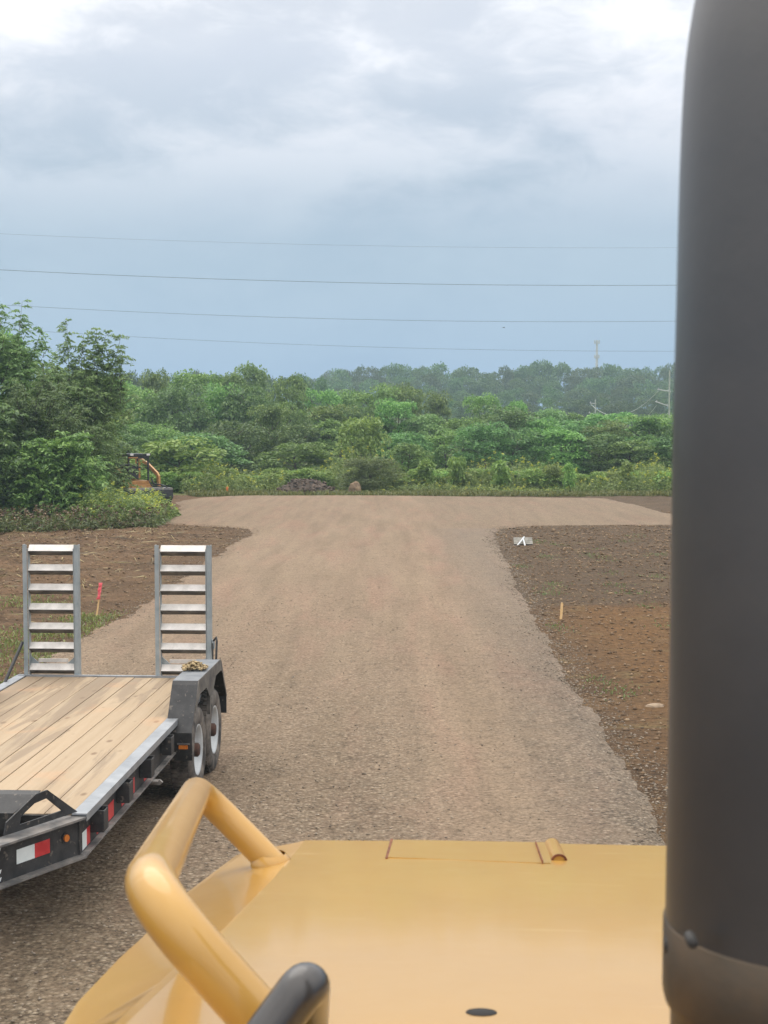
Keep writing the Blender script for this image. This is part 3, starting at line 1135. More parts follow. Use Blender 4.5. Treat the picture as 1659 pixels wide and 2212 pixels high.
plant('shrub', 'dark1', 190, 915, 66, 130, 'dark shrub under the spired feathery tree', 'shrub', seed=9)
plant('shrub', 'dark0', 40, 900, 54, 260, 'broad dark undergrowth shrub below the feathery trees', 'shrub', seed=10)


# --- goldenrod, weeds, grass (nobody could count them)
def weeds(X, Y, Hs, r, leaves=9, plume=.5, Lr=.16, Wr=.03):
    n = len(X)
    Z = ground_z(X, Y)
    lean = .12 * r.standard_normal((n, 2))
    parts = []
    base = np.stack([X, Y, Z], -1)
    tip = base + np.stack([lean[:, 0] * Hs, lean[:, 1] * Hs, Hs], -1)
    V, F = leaf_quads(base, tip - base, Hs, .022, r, 0)
    parts.append((V, F, 0))
    for k in range(leaves):
        w = .12 + .85 * (k + r.random(n)) / leaves
        p = base + (tip - base) * w[:, None]
        a = r.random(n) * 6.283
        d = np.stack([np.cos(a), np.sin(a), .35 + .3 * r.standard_normal(n)], -1)
        l = Lr * (1.15 - .6 * w) * (.7 + .6 * r.random(n))
        V, F = leaf_quads(p, d, l, np.maximum(l * .32, Wr * .6), r, .35)
        parts.append((V, F, 0))
    fl = r.random(n) < plume
    for k in range(6):
        b = tip[fl]
        m = len(b)
        a = r.random(m) * 6.283
        d = np.stack([np.cos(a), np.sin(a), .5 + .6 * r.random(m)], -1)
        V, F = leaf_quads(b - np.array([0, 0, .12]) * r.random((m, 1)), d, .13, .05, r, .25)
        parts.append((V, F, 1))
    return parts


def patch(name, n, sampler, label, cat, seed, mats, **kw):
    r = np.random.default_rng(seed)
    X, Y, Hs = sampler(r, n)
    V, F, mi = join(weeds(X, Y, Hs, r, **kw))
    o = link(name, new_mesh(name, V, F, mats, mi))
    tag(o, label, cat, kind='stuff')


def samp_left(r, n):
    X = -10.3 + 2.95 * r.random(n)
    Y = 47.2 + 5.5 * r.random(n)
    edge = np.clip(np.minimum(X + 10.5, (-6.9 - X) * .8) / .8, .28, 1) * np.clip((Y - 46.9) / .8, .45, 1)
    return X, Y, (.46 + .56 * r.random(n)) * edge * (1 + .9 * vnoise(X * 1.6, Y * .8, 2))


def samp_band(r, n):
    X = -9.5 + 24 * r.random(n)
    Y = 69.2 + 6 * r.random(n)
    h = .35 + (.9 * r.random(n) + .2) * np.clip((Y - 69.0) / 2.2, 0.1, 1) * np.where(X < 0, 1.0, .8)
    h *= np.clip(1 + vnoise(X * .6, Y * .4, 1) * 1.4, .4, 1.6)
    gap = (np.abs(X + 2.9) < 1.9) & (Y < 71.5)
    return X[~gap], Y[~gap], h[~gap]


def samp_brush(r, n):
    X = -16.5 + 9.3 * r.random(n)
    Y = 40.5 + 9.5 * r.random(n) ** .6
    k = Y > 46.3 + 1.6 * vnoise(X * .7, X * 0, 2) - np.clip((-9.8 - X) * 1.8, 0, 5.5)
    X, Y = X[k], Y[k]
    return X, Y, .12 + .55 * r.random(len(X)) ** 1.5


patch('goldenrod', 1500, samp_left, 'tall goldenrod and weeds with yellow tips before the orange loader', 'weeds', 51, [M['leaf_weed'], M['yellow_flower']], leaves=13, plume=.13, Lr=.20, Wr=.04)
patch('goldenrod', 4200, samp_band, 'band of goldenrod and weeds along the far edge of the pad', 'weeds', 52, [M['leaf_weed'], M['yellow_flower']], leaves=9, plume=.13, Lr=.22, Wr=.06)
patch('brush', 3200, samp_brush, 'trampled low brush and dry stalks at the edge of the dirt', 'brush', 53, [M['leaf_olive'], M['dry']], leaves=6, plume=.6, Lr=.22, Wr=.03)


def blades(name, X, Y, Hs, mats, label, cat, seed, W=.02):
    r = np.random.default_rng(seed)
    n = len(X)
    P = np.stack([X, Y, ground_z(X, Y)], -1)
    D = np.stack([.45 * r.standard_normal(n), .45 * r.standard_normal(n), np.ones(n)], -1)
    V, F = leaf_quads(P, D, Hs, W, r, .25)
    o = link(name, new_mesh(name, V, F, mats))
    tag(o, label, cat, kind='stuff')


n = 16000
X = -9 + 25 * r_.random(n)
Y = 66.9 + 3.6 * r_.random(n) ** 1.3
k = in_road(X, Y) < .05
blades('grass_strip', X[k], Y[k], .10 + .28 * r_.random(k.sum()), M['grass'], 'yellowish rough grass strip bordering the far edge of the pad', 'grass', 61, .05)
# small tufts on the bare dirt left of the road
cx = np.array([-4.9, -4.75, -5.3, -5.7, -4.7, -6.4, -5.2, -6.0, -6.8, -4.6])
cy = np.array([24.9, 23.6, 23.0, 22.0, 20.9, 27.0, 18.8, 18.0, 20.5, 16.5])
cs = np.array([.25, .28, .30, .35, .30, .28, .45, .55, .45, .35])
i = r_.integers(0, 10, 4200)
X = cx[i] + cs[i] * 1.2 * r_.standard_normal(4200)
Y = cy[i] + cs[i] * 1.5 * r_.standard_normal(4200)
k = in_road(X, Y) < .15
blades('grass_tufts', X[k], Y[k], .04 + .10 * r_.random(k.sum()), M['leaf_weed'], 'small green grass tufts on the dirt at the road edge', 'grass', 62, .022)
# sparse sprouts on the right-hand soil
i = r_.integers(0, 40, 2600)
ax, ay = 2.6 + 5.5 * r_.random(40), 12 + 32 * r_.random(40)
X = ax[i] + .16 * r_.standard_normal(2600)
Y = ay[i] + .25 * r_.standard_normal(2600)
k = in_road(X, Y) < .05
blades('weed_sprouts', X[k], Y[k], .02 + .05 * r_.random(k.sum()), M['leaf_olive'], 'sparse weed sprouts on the brown soil right of the road', 'weeds', 63, .02)


def litter():
    r = np.random.default_rng(71)
    n = 900
    X = -5.0 - 9.5 * r.random(n) ** .8
    Y = 18 + 28 * r.random(n) ** .7
    P = np.stack([X, Y, ground_z(X, Y) + .015], -1)
    a = r.random(n) * 6.283
    D = np.stack([np.cos(a), np.sin(a), .06 * r.standard_normal(n)], -1)
    V, F = leaf_quads(P, D, .15 + .65 * r.random(n) ** 2, .02 + .015 * r.random(n), r, 0.0)
    V2, F2 = leaf_quads(P + np.array([0, 0, .012]), D, .15 + .65 * r.random(n) ** 2, .02, r, 0.0)
    V, F, mi = join([(V, F, 0), (V2, F2, 0)])
    tag(link('twig_litter', new_mesh('twig_litter', V, F, M['dry'])), 'dry twigs and straw strewn over the dirt left of the road', 'twigs', kind='stuff')


litter()

# ------------------------------------------------------------------ far structures
M['galv'] = worn('galvanised_pole', (0.45, 0.46, 0.46), (0.58, 0.58, 0.57), 3, 0.5, 0.2, bstr=0)
M['wire'] = worn('wire', (0.06, 0.065, 0.07), (0.10, 0.10, 0.11), 1, 0.6, 0.3, bstr=0)
M['wire_pale'] = worn('pale_wire', (0.42, 0.46, 0.42), (0.52, 0.55, 0.50), 1, 0.5, 0.3, bstr=0)
M['polewood'] = worn('pole_wood', (0.30, 0.33, 0.27), (0.42, 0.44, 0.37), 2, 0.8, 0, bstr=0)


def cell_tower():
    Y = 430
    p = dp(1289.5, 735, Y)
    g = 14.0
    root = empty('cell_tower', (p.x, Y, g - 2))
    h = p.z - root.location.z
    MB().tube([(0, 0, 0), (0, 0, h * .5), (0, 0, h)], [.46, .38, .30], 14).build('mast', M['galv'], root)
    for zz, rr in ((h - .55, .72), (h - 4.75, .68)):
        mb = MB()
        for k in range(3):
            a0, a1 = 2.094 * k + .4, 2.094 * (k + 1) + .4
            mb.tube([(rr * math.cos(a0), rr * math.sin(a0), zz), (rr * math.cos(a1), rr * math.sin(a1), zz)], .09, 6)
            mb.tube([(0, 0, zz), (rr * math.cos(a0), rr * math.sin(a0), zz)], .09, 6)
        pf = mb.build('antenna_platform', M['galv'], root)
        for k in range(6):
            a = 1.047 * k + .4
            x, y = rr * math.cos(a), rr * math.sin(a)
            MB().box(x - .16, x + .16, y - .10, y + .10, zz - .45, zz + .55).build('antenna_panel', M['galv'], pf)
    tag(root, 'pale grey cell tower with two antenna rings behind the far trees', 'tower')


cell_tower()


def wire_pts(pix, Y0, Y1, ext=3):
    """catenary-like curve through the seen points, carried on past the frame"""
    xs, ys = np.array(pix, float).T
    c = np.polyfit(xs, ys, 2)
    X = np.linspace(-420, 2080, 60)
    out = []
    for x in X:
        Y = np.interp(x, [0, 1660], [Y0, Y1])
        out.append(dp(x, float(np.polyval(c, x)), float(Y)))
    return out


for pix, rad, lb in [([(0, 505), (300, 517), (700, 529), (1450, 535)], .008, 'faintest thin power line, topmost across the sky'),
                     ([(0, 583), (600, 606), (900, 614), (1452, 616)], .020, 'dark power line, second from the top in the sky'),
                     ([(50, 661), (600, 686), (1000, 693), (1455, 694)], .015, 'power line crossing the sky third from the top'),
                     ([(60, 713), (260, 727), (700, 746), (1200, 757), (1445, 759)], .012, 'lowest power line, crossing just in front of the cell tower')]:
    o = MB().tube(wire_pts(pix, 138, 150), rad, 6).build('power_line', M['wire'])
    tag(o, lb, 'power line', 'power lines across the sky')


def util_pole(x, ytop, Y, base, arms, label, half):
    p = dp(x, ytop, Y)
    root = empty('utility_pole', (p.x, Y, base))
    h = p.z - base
    MB().tube([(0, 0, -.3), (0, 0, h)], [.12, .08], 10).build('pole', M['polewood'], root)
    for (yy, dx0, dx1, dz) in arms:
        z = dp(x, yy, Y).z - base
        k = Y / FPX
        MB().tube([(dx0 * k, 0, z + dz), (dx1 * k, .0, z)], .06, 6).build('crossarm', M['galv'], root)
        for q in (.1, .85):
            xx = dx0 * k + (dx1 - dx0) * k * q
            MB().tube([(xx, 0, z + dz * (1 - q) + .05), (xx, 0, z + dz * (1 - q) + .22)], .05, 6).build('insulator', M['galv'], root)
    tag(root, label, 'utility pole', 'utility poles before the wooded hill')
    return root


util_pole(1446.5, 800, 165, -.2, [(846, -26, 3, .25), (878, -30, 0, .55)], 'pale utility pole with two crossarms half hidden by the exhaust stack', .3)
util_pole(1286, 862, 225, .5, [(872, -12, 2, .1), (896, -14, 2, .3)], 'smaller distant utility pole whose wires sag before the hill trees', .3)


def sag(a, b, drop, name, label, rad=.035):
    a, b = Vector(a), Vector(b)
    pts = [a.lerp(b, k / 24) + Vector((0, 0, -drop * 4 * (k / 24) * (1 - k / 24))) for k in range(25)]
    tag(MB().tube(pts, rad, 5).build(name, M['wire_pale']), label, 'power line', 'sagging wires between the utility poles')


sag(dp(1276, 873, 225), dp(1422, 845, 165), 2.2, 'power_line', 'upper pale wire sagging between the two utility poles')
sag(dp(1273, 896, 225), dp(1418, 876, 165), 3.0, 'power_line', 'lower pale wire sagging between the two utility poles')
sag(dp(1295, 902, 215), dp(1447, 888, 165), 2.6, 'power_line', 'pale wire sagging deepest, nearer the exhaust stack')


def bird():
    p = dp(1088, 708, 120)
    mb = MB()
    mb.tube([(-.16, 0, 0), (-.05, 0, .02), (.1, 0, .02), (.2, 0, .03)], [.01, .045, .04, .012], 8)
    for s in (-1, 1):
        mb.add([(-.05, 0, .02), (.08, 0, .02), (.05, .2 * s, .09), (-.06, .22 * s, .085), (-.06, .42 * s, .03)], [(0, 1, 2, 3), (3, 2, 4)])
    o = mb.build('bird', M['wire'], None, p)
    o.rotation_euler = (0, 0, .5)
    o.scale = (.6, .6, .6)
    tag(o, 'tiny dark bird flying in the sky above the woods', 'bird')


bird()

# ------------------------------------------------------------------ small things on the ground
M['wood_stake'] = worn('stake_wood', (0.72, 0.46, 0.20), (0.82, 0.58, 0.30), 14, 0.75, 0)
M['pink'] = worn('pink_tape', (0.80, 0.10, 0.13), (0.90, 0.16, 0.18), 5, 0.6, 0, bstr=0)
M['orange_tape'] = worn('orange_tape', (0.75, 0.20, 0.05), (0.85, 0.28, 0.08), 5, 0.6, 0, bstr=0)
M['white_paint'] = worn('white_paint', (0.68, 0.72, 0.74), (0.80, 0.82, 0.83), 9, 0.55, 0, bstr=.05)
M['grey_board'] = worn('grey_board', (0.24, 0.23, 0.20), (0.34, 0.325, 0.285), 9, 0.8, 0)


def on_ground(x, y):
    p = gp(x, y)
    p.z = float(ground_z(p.x, p.y)) - .015
    return p


def stake(x, y, h, w, lean, label, ribbon=None, rz=.3, t=.018):
    p = on_ground(x, y)
    root = empty('survey_stake', p, rz)
    lx, ly = lean
    mb = MB()
    ex, ey, ez = Vector((w, 0, 0)), Vector((0, t, 0)), Vector((lx, ly, h))
    o = Vector((-w / 2, -t / 2, -.05))
    mb.obox(o, ex, ey, ez)
    # chamfered tip
    tp = o + ez
    mb.prism([(0, 0), (w, 0), (w * .78, .022), (w * .22, .022)], (1, 0, 0), (0, 0, 1), tp, (0, t, 0))
    mb.build('stake_shaft', M['wood_stake'], root)
    if ribbon:
        m, f0, f1, rw = ribbon
        r = np.random.default_rng(5)
        mb = MB()
        V, F = [], []
        q = 7
        for k in range(q + 1):
            f = f0 + (f1 - f0) * k / q
            c = Vector((lx * f, ly * f - t * .9, h * f))
            ww = rw * (.8 + .35 * r.random())
            V += [c + Vector((-ww / 2 + .01 * r.standard_normal(), .012 * r.standard_normal() - .008, 0)), c + Vector((ww / 2, .012 * r.standard_normal() - .008, 0)),
                  c + Vector((ww / 2, t * 1.9, 0)), c + Vector((-ww / 2, t * 1.9, 0))]
        for k in range(q):
            for j in range(4):
                a, b = 4 * k + j, 4 * k + (j + 1) % 4
                F.append((a, b, b + 4, a + 4))
        F += [(3, 2, 1, 0), tuple(4 * q + j for j in range(4))]
        mb.add(V, F).build('marking_ribbon', m, root)
    tag(root, label, 'survey stake')


stake(207, 1334, .60, .028, (.085, .02), 'thin survey stake with bright pink ribbon on the dirt between the ramps', (M['pink'], .56, 1.02, .055), 0.15, .014)
stake(1211, 1338, .32, .038, (.035, .03), 'plain bright wooden stake in the brown soil right of the road', None, .25)
stake(490.5, 1069.5, .42, .05, (.01, 0), 'far survey stake with orange ribbon at the rear edge of the pad', (M['orange_tape'], .45, .98, .10), 0)


def fallen_board():
    p = on_ground(1131, 1178)
    root = empty('fallen_sign', p, .04)
    mb = MB()
    s = Vector((0, .20, .17))          # leans back
    for k in range(4):
        mb.obox(Vector((-.255, .02, .03)) + s * (k * .25), (.51, 0, 0), s * .22, (0, -.018, .02))
    mb.obox((-.25, .05, .02), (.50, 0, 0), s * .9, (0, .01, -.01))
    mb.build('board', M['grey_board'], root)
    for a, b in (((-.19, -.13, .01), (.03, .10, .235)), ((.02, -.17, .01), (-.005, .06, .19))):
        MB().tube([a, b], .021, 6).build('leg', M['white_paint'], root)
    tag(root, 'small grey slatted board lying on the dark soil with two white legs', 'sign')


fallen_board()


def mound(name, pts, mat, label, cat, seed, res=(46, 20), rough=.10):
    """heap: pts gives (x0, x1, y0, y1, height, base z)"""
    x0, x1, y0, y1, h, bz = pts
    r = np.random.default_rng(seed)
    nx, ny = res
    u, v = np.meshgrid(np.linspace(-1, 1, nx), np.linspace(-1, 1, ny))
    d = np.sqrt(u * u + v * v)
    prof = np.clip(1 - d ** 1.7, 0, 1) * (1 - .35 * np.clip(u + .1, 0, 1))
    X, Y = x0 + (u + 1) / 2 * (x1 - x0), y0 + (v + 1) / 2 * (y1 - y0)
    Z = bz - .06 + h * prof * (1 + .5 * vnoise(X * 1.6, Y * 1.6, 1)) + rough * 2.6 * vnoise(X * 4, Y * 4, 2) * (prof > .02) + rough * 2.0 * vnoise(X * 8, Y * 8, 3) * (prof > .02)
    V = np.stack([X, Y, Z], -1).reshape(-1, 3)
    i = np.arange(ny - 1)[:, None] * nx + np.arange(nx - 1)[None]
    F = np.stack([i, i + 1, i + nx + 1, i + nx], -1).reshape(-1, 4)
    k = r.integers(0, len(V), 900)
    P = V[k] + np.array([0, 0, .02])
    P = P[P[:, 2] > .03]
    V2, F2 = ico_rocks(P, .03 + .10 * r.random(len(P)) ** 2.2, seed + 1, .7)
    F3 = np.concatenate([F[:, [0, 1, 2]], F[:, [0, 2, 3]]])
    V, F, mi = join([(V, F3, 0), (V2, F2, 0)])
    tag(link(name, new_mesh(name, V, F, mat)), label, cat)


mound('dirt_mound', (-5.35, -1.9, 68.2, 71.0, .78, 0), M['mound'], 'low dark brown mound of dirt behind the pad', 'dirt mound', 81, (70, 30))


def rock(name, p, sx, sy, sz, mat, label, seed):
    r = np.random.default_rng(seed)
    mb = MB()
    V, F = [], []
    n, m = 12, 7
    for j in range(m + 1):
        ph = math.pi * j / m
        for k in range(n):
            th = 2 * math.pi * k / n
            d = 1 + (.62 if name == 'boulder' else .3) * vnoise(np.array(3 + 1.4 * math.cos(th) * math.sin(ph) + seed), np.array(5 + 1.4 * math.sin(th) * math.sin(ph) + 1.2 * math.cos(ph)), 1)
            V.append((p.x + sx * d * math.sin(ph) * math.cos(th), p.y + sy * d * math.sin(ph) * math.sin(th), p.z + sz * d * math.cos(ph)))
    for j in range(m):
        for k in range(n):
            F.append((j * n + k, (j + 1) * n + k, (j + 1) * n + (k + 1) % n, j * n + (k + 1) % n))
    tag(mb.add(V, F, 0, False).build(name, mat), label, 'rock')


p = dp(768, 1052, 68.8)
rock('boulder', Vector((p.x, 68.8, .22)), .30, .25, .40, M['boulder'], 'pointed tan boulder before the round olive bush', 2)
M['pale_stone'] = worn('pale_stone', (0.22, 0.16, 0.105), (0.33, 0.25, 0.17), 8, 0.9, 0, bstr=.3)
p = on_ground(1414, 1527)
rock('field_stone', Vector((p.x, p.y, p.z + .005)), .12, .075, .045, M['pale_stone'], 'flat pale tan stone half sunk in the orange soil', 5)


# ------------------------------------------------------------------ equipment trailer
M['black_steel'] = worn('black_steel', (0.018, 0.019, 0.021), (0.050, 0.050, 0.050), 9, 0.55, 0, .42, .72, .12, 120, specks=((0.14, 0.12, 0.10), 22, .62))
M['dusty_or_shaded_steel'] = worn('dusty_or_shaded_steel', (0.060, 0.058, 0.055), (0.17, 0.155, 0.135), 5, 0.7, 0, .40, .62)
M['rail_steel'] = worn('rail_steel', (0.25, 0.27, 0.29), (0.37, 0.39, 0.41), 5, 0.42, 0.35, .35, .65, .08, 90, specks=((0.16, 0.16, 0.16), 16, .66))
M['flange_steel'] = worn('flange_steel', (0.10, 0.10, 0.10), (0.25, 0.23, 0.21), 6, 0.65, 0.1)
M['ramp_alu'] = worn('ramp_galvanised', (0.27, 0.315, 0.33), (0.38, 0.42, 0.43), 7, 0.5, 0.25, .35, .65, .06, 90)
M['rung_alu'] = worn('rung_bare_metal', (0.52, 0.50, 0.47), (0.74, 0.71, 0.67), 7, 0.45, 0.25, .35, .65, .06, 90)
M['tape_white'] = worn('tape_white', (0.60, 0.66, 0.66), (0.70, 0.75, 0.74), 9, 0.45, 0, bstr=0)
M['tape_red'] = worn('tape_red', (0.45, 0.025, 0.03), (0.58, 0.05, 0.05), 9, 0.45, 0, bstr=0)
M['amber'] = worn('amber_lens', (0.46, 0.13, 0.02), (0.58, 0.19, 0.035), 20, 0.3, 0, bstr=0)
M['tyre'] = worn('tyre_rubber', (0.030, 0.029, 0.028), (0.20, 0.175, 0.15), 7, 0.85, 0, .38, .66, .3, 60)
M['rim'] = worn('white_rim', (0.36, 0.38, 0.39), (0.56, 0.59, 0.60), 4, 0.45, 0.1, .35, .65, .05)
M['hub'] = worn('hub_rust', (0.030, 0.018, 0.014), (0.09, 0.040, 0.025), 12, 0.8, 0)
M['debris'] = worn('debris_dry', (0.10, 0.065, 0.03), (0.52, 0.40, 0.22), 26, 0.85, 0, .40, .56)


def plank_mat():
    m, t, p, tc = material('deck_plank')
    v = tc.outputs['Object']
    sep = N(t, 'ShaderNodeSeparateXYZ')
    t.links.new(v, sep.inputs[0])
    pi_ = mathn(t, 'FLOOR', mathn(t, 'DIVIDE', mathn(t, 'ADD', sep.outputs[0], 0.915), 0.183))
    wn = N(t, 'ShaderNodeTexWhiteNoise', noise_dimensions='1D')
    t.links.new(pi_, wn.inputs['W'])
    mp = N(t, 'ShaderNodeMapping')
    mp.inputs['Scale'].default_value = (1, .055, 1)
    t.links.new(v, mp.inputs[0])
    off = N(t, 'ShaderNodeCombineXYZ')
    t.links.new(mathn(t, 'MULTIPLY', pi_, 3.7), off.inputs[2])
    add = N(t, 'ShaderNodeVectorMath', operation='ADD')
    t.links.new(mp.outputs[0], add.inputs[0])
    t.links.new(off.outputs[0], add.inputs[1])
    g = noise(t, add.outputs[0], 16, 6, 0.65, 0.5)
    r = ramp(t, [(.28, (0.306, 0.225, 0.141)), (.52, (0.354, 0.272, 0.179)), (.74, (0.393, 0.312, 0.216))])
    t.links.new(g, r.inputs[0])
    col = mixc(t, mathn(t, 'MULTIPLY', wn.outputs['Value'], .30), r.outputs[0], (0.56, 0.42, 0.27))
    # knots
    mk = N(t, 'ShaderNodeMapping')
    mk.inputs['Scale'].default_value = (1, .5, 1)
    t.links.new(add.outputs[0], mk.inputs[0])
    mk2 = N(t, 'ShaderNodeMapping')
    mk2.inputs['Scale'].default_value = (5.5, 2.6, 5.5)
    t.links.new(v, mk2.inputs[0])
    vo = N(t, 'ShaderNodeTexVoronoi')
    vo.inputs['Scale'].default_value = 1.0
    t.links.new(mk2.outputs[0], vo.inputs['Vector'])
    kr = ramp(t, [(.08, (1,) * 3), (.16, (0,) * 3)])
    t.links.new(vo.outputs['Distance'], kr.inputs[0])
    col = mixc(t, mathn(t, 'MULTIPLY', kr.outputs[0], .75), col, (0.17, 0.105, 0.06))
    # mud tracks and grey scuffs, mostly on the left-hand boards
    ms = N(t, 'ShaderNodeMapping')
    ms.inputs['Scale'].default_value = (3.0, .26, 1)
    t.links.new(v, ms.inputs[0])
    mud = noise(t, ms.outputs[0], 2.2, 7, .62, .6)
    mx = N(t, 'ShaderNodeMapRange')
    mx.inputs['From Min'].default_value = .55
    mx.inputs['From Max'].default_value = -.9
    mx.inputs['To Min'].default_value = -.055
    mx.inputs['To Max'].default_value = .10
    t.links.new(sep.outputs[0], mx.inputs['Value'])
    my = N(t, 'ShaderNodeMapRange')
    my.inputs['From Min'].default_value = 1.0
    my.inputs['From Max'].default_value = 4.6
    my.inputs['To Min'].default_value = -.03
    my.inputs['To Max'].default_value = .05
    t.links.new(sep.outputs[1], my.inputs['Value'])
    mud = mathn(t, 'ADD', mud, my.outputs[0])
    mr = ramp(t, [(.50, (0,) * 3), (.57, (1,) * 3)])
    t.links.new(mathn(t, 'ADD', mud, mx.outputs[0]), mr.inputs[0])
    col = mixc(t, mathn(t, 'MULTIPLY', mr.outputs[0], .58), col, (0.22, 0.165, 0.115))
    og = ramp(t, [(.58, (0,) * 3), (.70, (1,) * 3)])
    t.links.new(noise(t, v, 1.4, 4, .6, .4), og.inputs[0])
    col = mixc(t, mathn(t, 'MULTIPLY', og.outputs[0], .25), col, (0.60, 0.31, 0.15))
    t.links.new(col, p.inputs['Base Color'])
    p.inputs['Roughness'].default_value = .72
    p.inputs['Specular IOR Level'].default_value = .3
    bump(t, p, g, .25, .004)
    return m


M['plank'] = plank_mat()
TL = 5.2          # deck length
DZ = 0.74


def ibeam(mb, a, b, z0, z1, fl=.068, web=.012, mw=0, mf=1, side=None):
    """I-beam between plan points a and b; web material mw, flange material mf"""
    a, b = Vector((*a, 0)), Vector((*b, 0))
    d = b - a
    s = Vector((d.y, -d.x, 0)).normalized()
    up = Vector((0, 0, 1))
    mb.obox(a - s * web / 2 + up * (z0 + .014), d, s * web, up * (z1 - z0 - .028), mw)
    for z in (z0, z1 - .014):
        mb.obox(a - s * fl + up * z, d, s * 2 * fl, up * .014, mf)


def wheel(parent, x, y, sgn):
    w = empty('wheel', (x, y, .385))
    w.parent = parent
    R, hw = .385, .10
    prof = [(.222, -hw * .80), (.26, -hw * .98), (.33, -hw), (R - .018, -hw * .9), (R, -hw * .62), (R, hw * .62), (R - .018, hw * .9), (.33, hw), (.26, hw * .98), (.222, hw * .80)]
    mb = MB().lathe(prof, (0, 0, 0), 'x', 56)
    for k in range(46):                      # tread blocks
        a = 2 * math.pi * k / 46
        for q, s0 in enumerate((-.082, -.030, .022)):
            a2 = a + .05 * q
            c, s = math.cos(a2), math.sin(a2)
            rad, tan = Vector((0, c, s)), Vector((0, -s, c))
            mb.obox(Vector((s0, 0, 0)) + rad * (R - .002) - tan * .018, (.048, 0, 0), tan * .036, rad * .009)
    mb.build('tyre', M['tyre'], w)
    s = sgn
    prof = [(.222, -.075 * s), (.215, .075 * s), (.228, .086 * s), (.222, .090 * s), (.207, .080 * s), (.195, .045 * s), (.180, .005 * s), (.10, .010 * s), (.085, .022 * s), (0.0, .022 * s)]
    rm = MB().lathe(prof, (0, 0, 0), 'x', 44).build('rim', M['rim'], w)
    hb = MB()
    hb.lathe([(.062, .015 * s), (.062, .085 * s), (.045, .10 * s), (0, .10 * s)], (0, 0, 0), 'x', 20)
    for k in range(8):
        a = 2 * math.pi * k / 8
        hb.lathe([(.011, .018 * s), (.011, .045 * s), (0, .045 * s)], (0, .083 * math.cos(a), .083 * math.sin(a)), 'x', 6)
    hb.build('hub', M['hub'], w)


def ramp_part(root, x0, x1, pivot_side):
    rp = empty('loading_ramp', (0, TL + .03, DZ))
    rp.parent = root
    H = 1.315
    for xa, xb, inn in ((x0, x0 + .042, 1), (x1 - .042, x1, -1)):
        mb = MB()
        mb.box(xa, xb, -.035, -.028, 0, H)                       # face of the channel
        if inn > 0:
            mb.box(xa, xa + .006, -.028, .045, 0, H)
            mb.box(xb - .006 + .012, xb + .012, -.0275, .045, 0, H * .97)
        else:
            mb.box(xb - .006, xb, -.028, .045, 0, H)
            mb.box(xa - .012, xa - .006, -.0275, .045, 0, H * .97)
        mb.build('side_channel', M['ramp_alu'], rp)
    z = H - .004
    for k in range(7):                                           # angle-iron rungs, apex towards the deck
        zz = z - k * .196 - (.02 if k == 6 else 0)
        y0, y1 = -.030, .045
        mb = MB()
        V = [(x0 + .036, y1 - .02, zz), (x1 - .036, y1 - .02, zz), (x1 - .036, y0, zz - .060), (x0 + .036, y0, zz - .060), (x1 - .036, y1, zz - .105), (x0 + .036, y1, zz - .105)]
        mb.prism([(y1 - .02, zz), (y0, zz - .058), (y0 + .006, zz - .064), (y1 - .014, zz - .008)], (0, 1, 0), (0, 0, 1), (x0 + .054, 0, 0), (x1 - x0 - .108, 0, 0))
        mb.prism([(y0 - .001, zz - .060), (y1, zz - .100), (y1, zz - .108), (y0 + .001, zz - .068)], (0, 1, 0), (0, 0, 1), (x0 + .054, 0, 0), (x1 - x0 - .108, 0, 0), 1)  # lower flange gets the darker steel to paint in its underside shade
        mb.build('rung', [M['rung_alu'], M['dusty_or_shaded_steel']], rp)
    MB().box(x0 + .13, x1 - .13, .028, .040, .142, .162).box(x0 + .13, x1 - .13, .027, .041, .126, .142).build('foot_bar', M['rung_alu'], rp)
    for xa, sg in ((x0 + .054, 1), (x1 - .054, -1)):
        MB().prism([(0, .10), (.085 * sg, .115), (0, .19)], (1, 0, 0), (0, 0, 1), (xa, .030, 0), (0, .008, 0)).build('gusset', M['ramp_alu'], rp)
    return rp


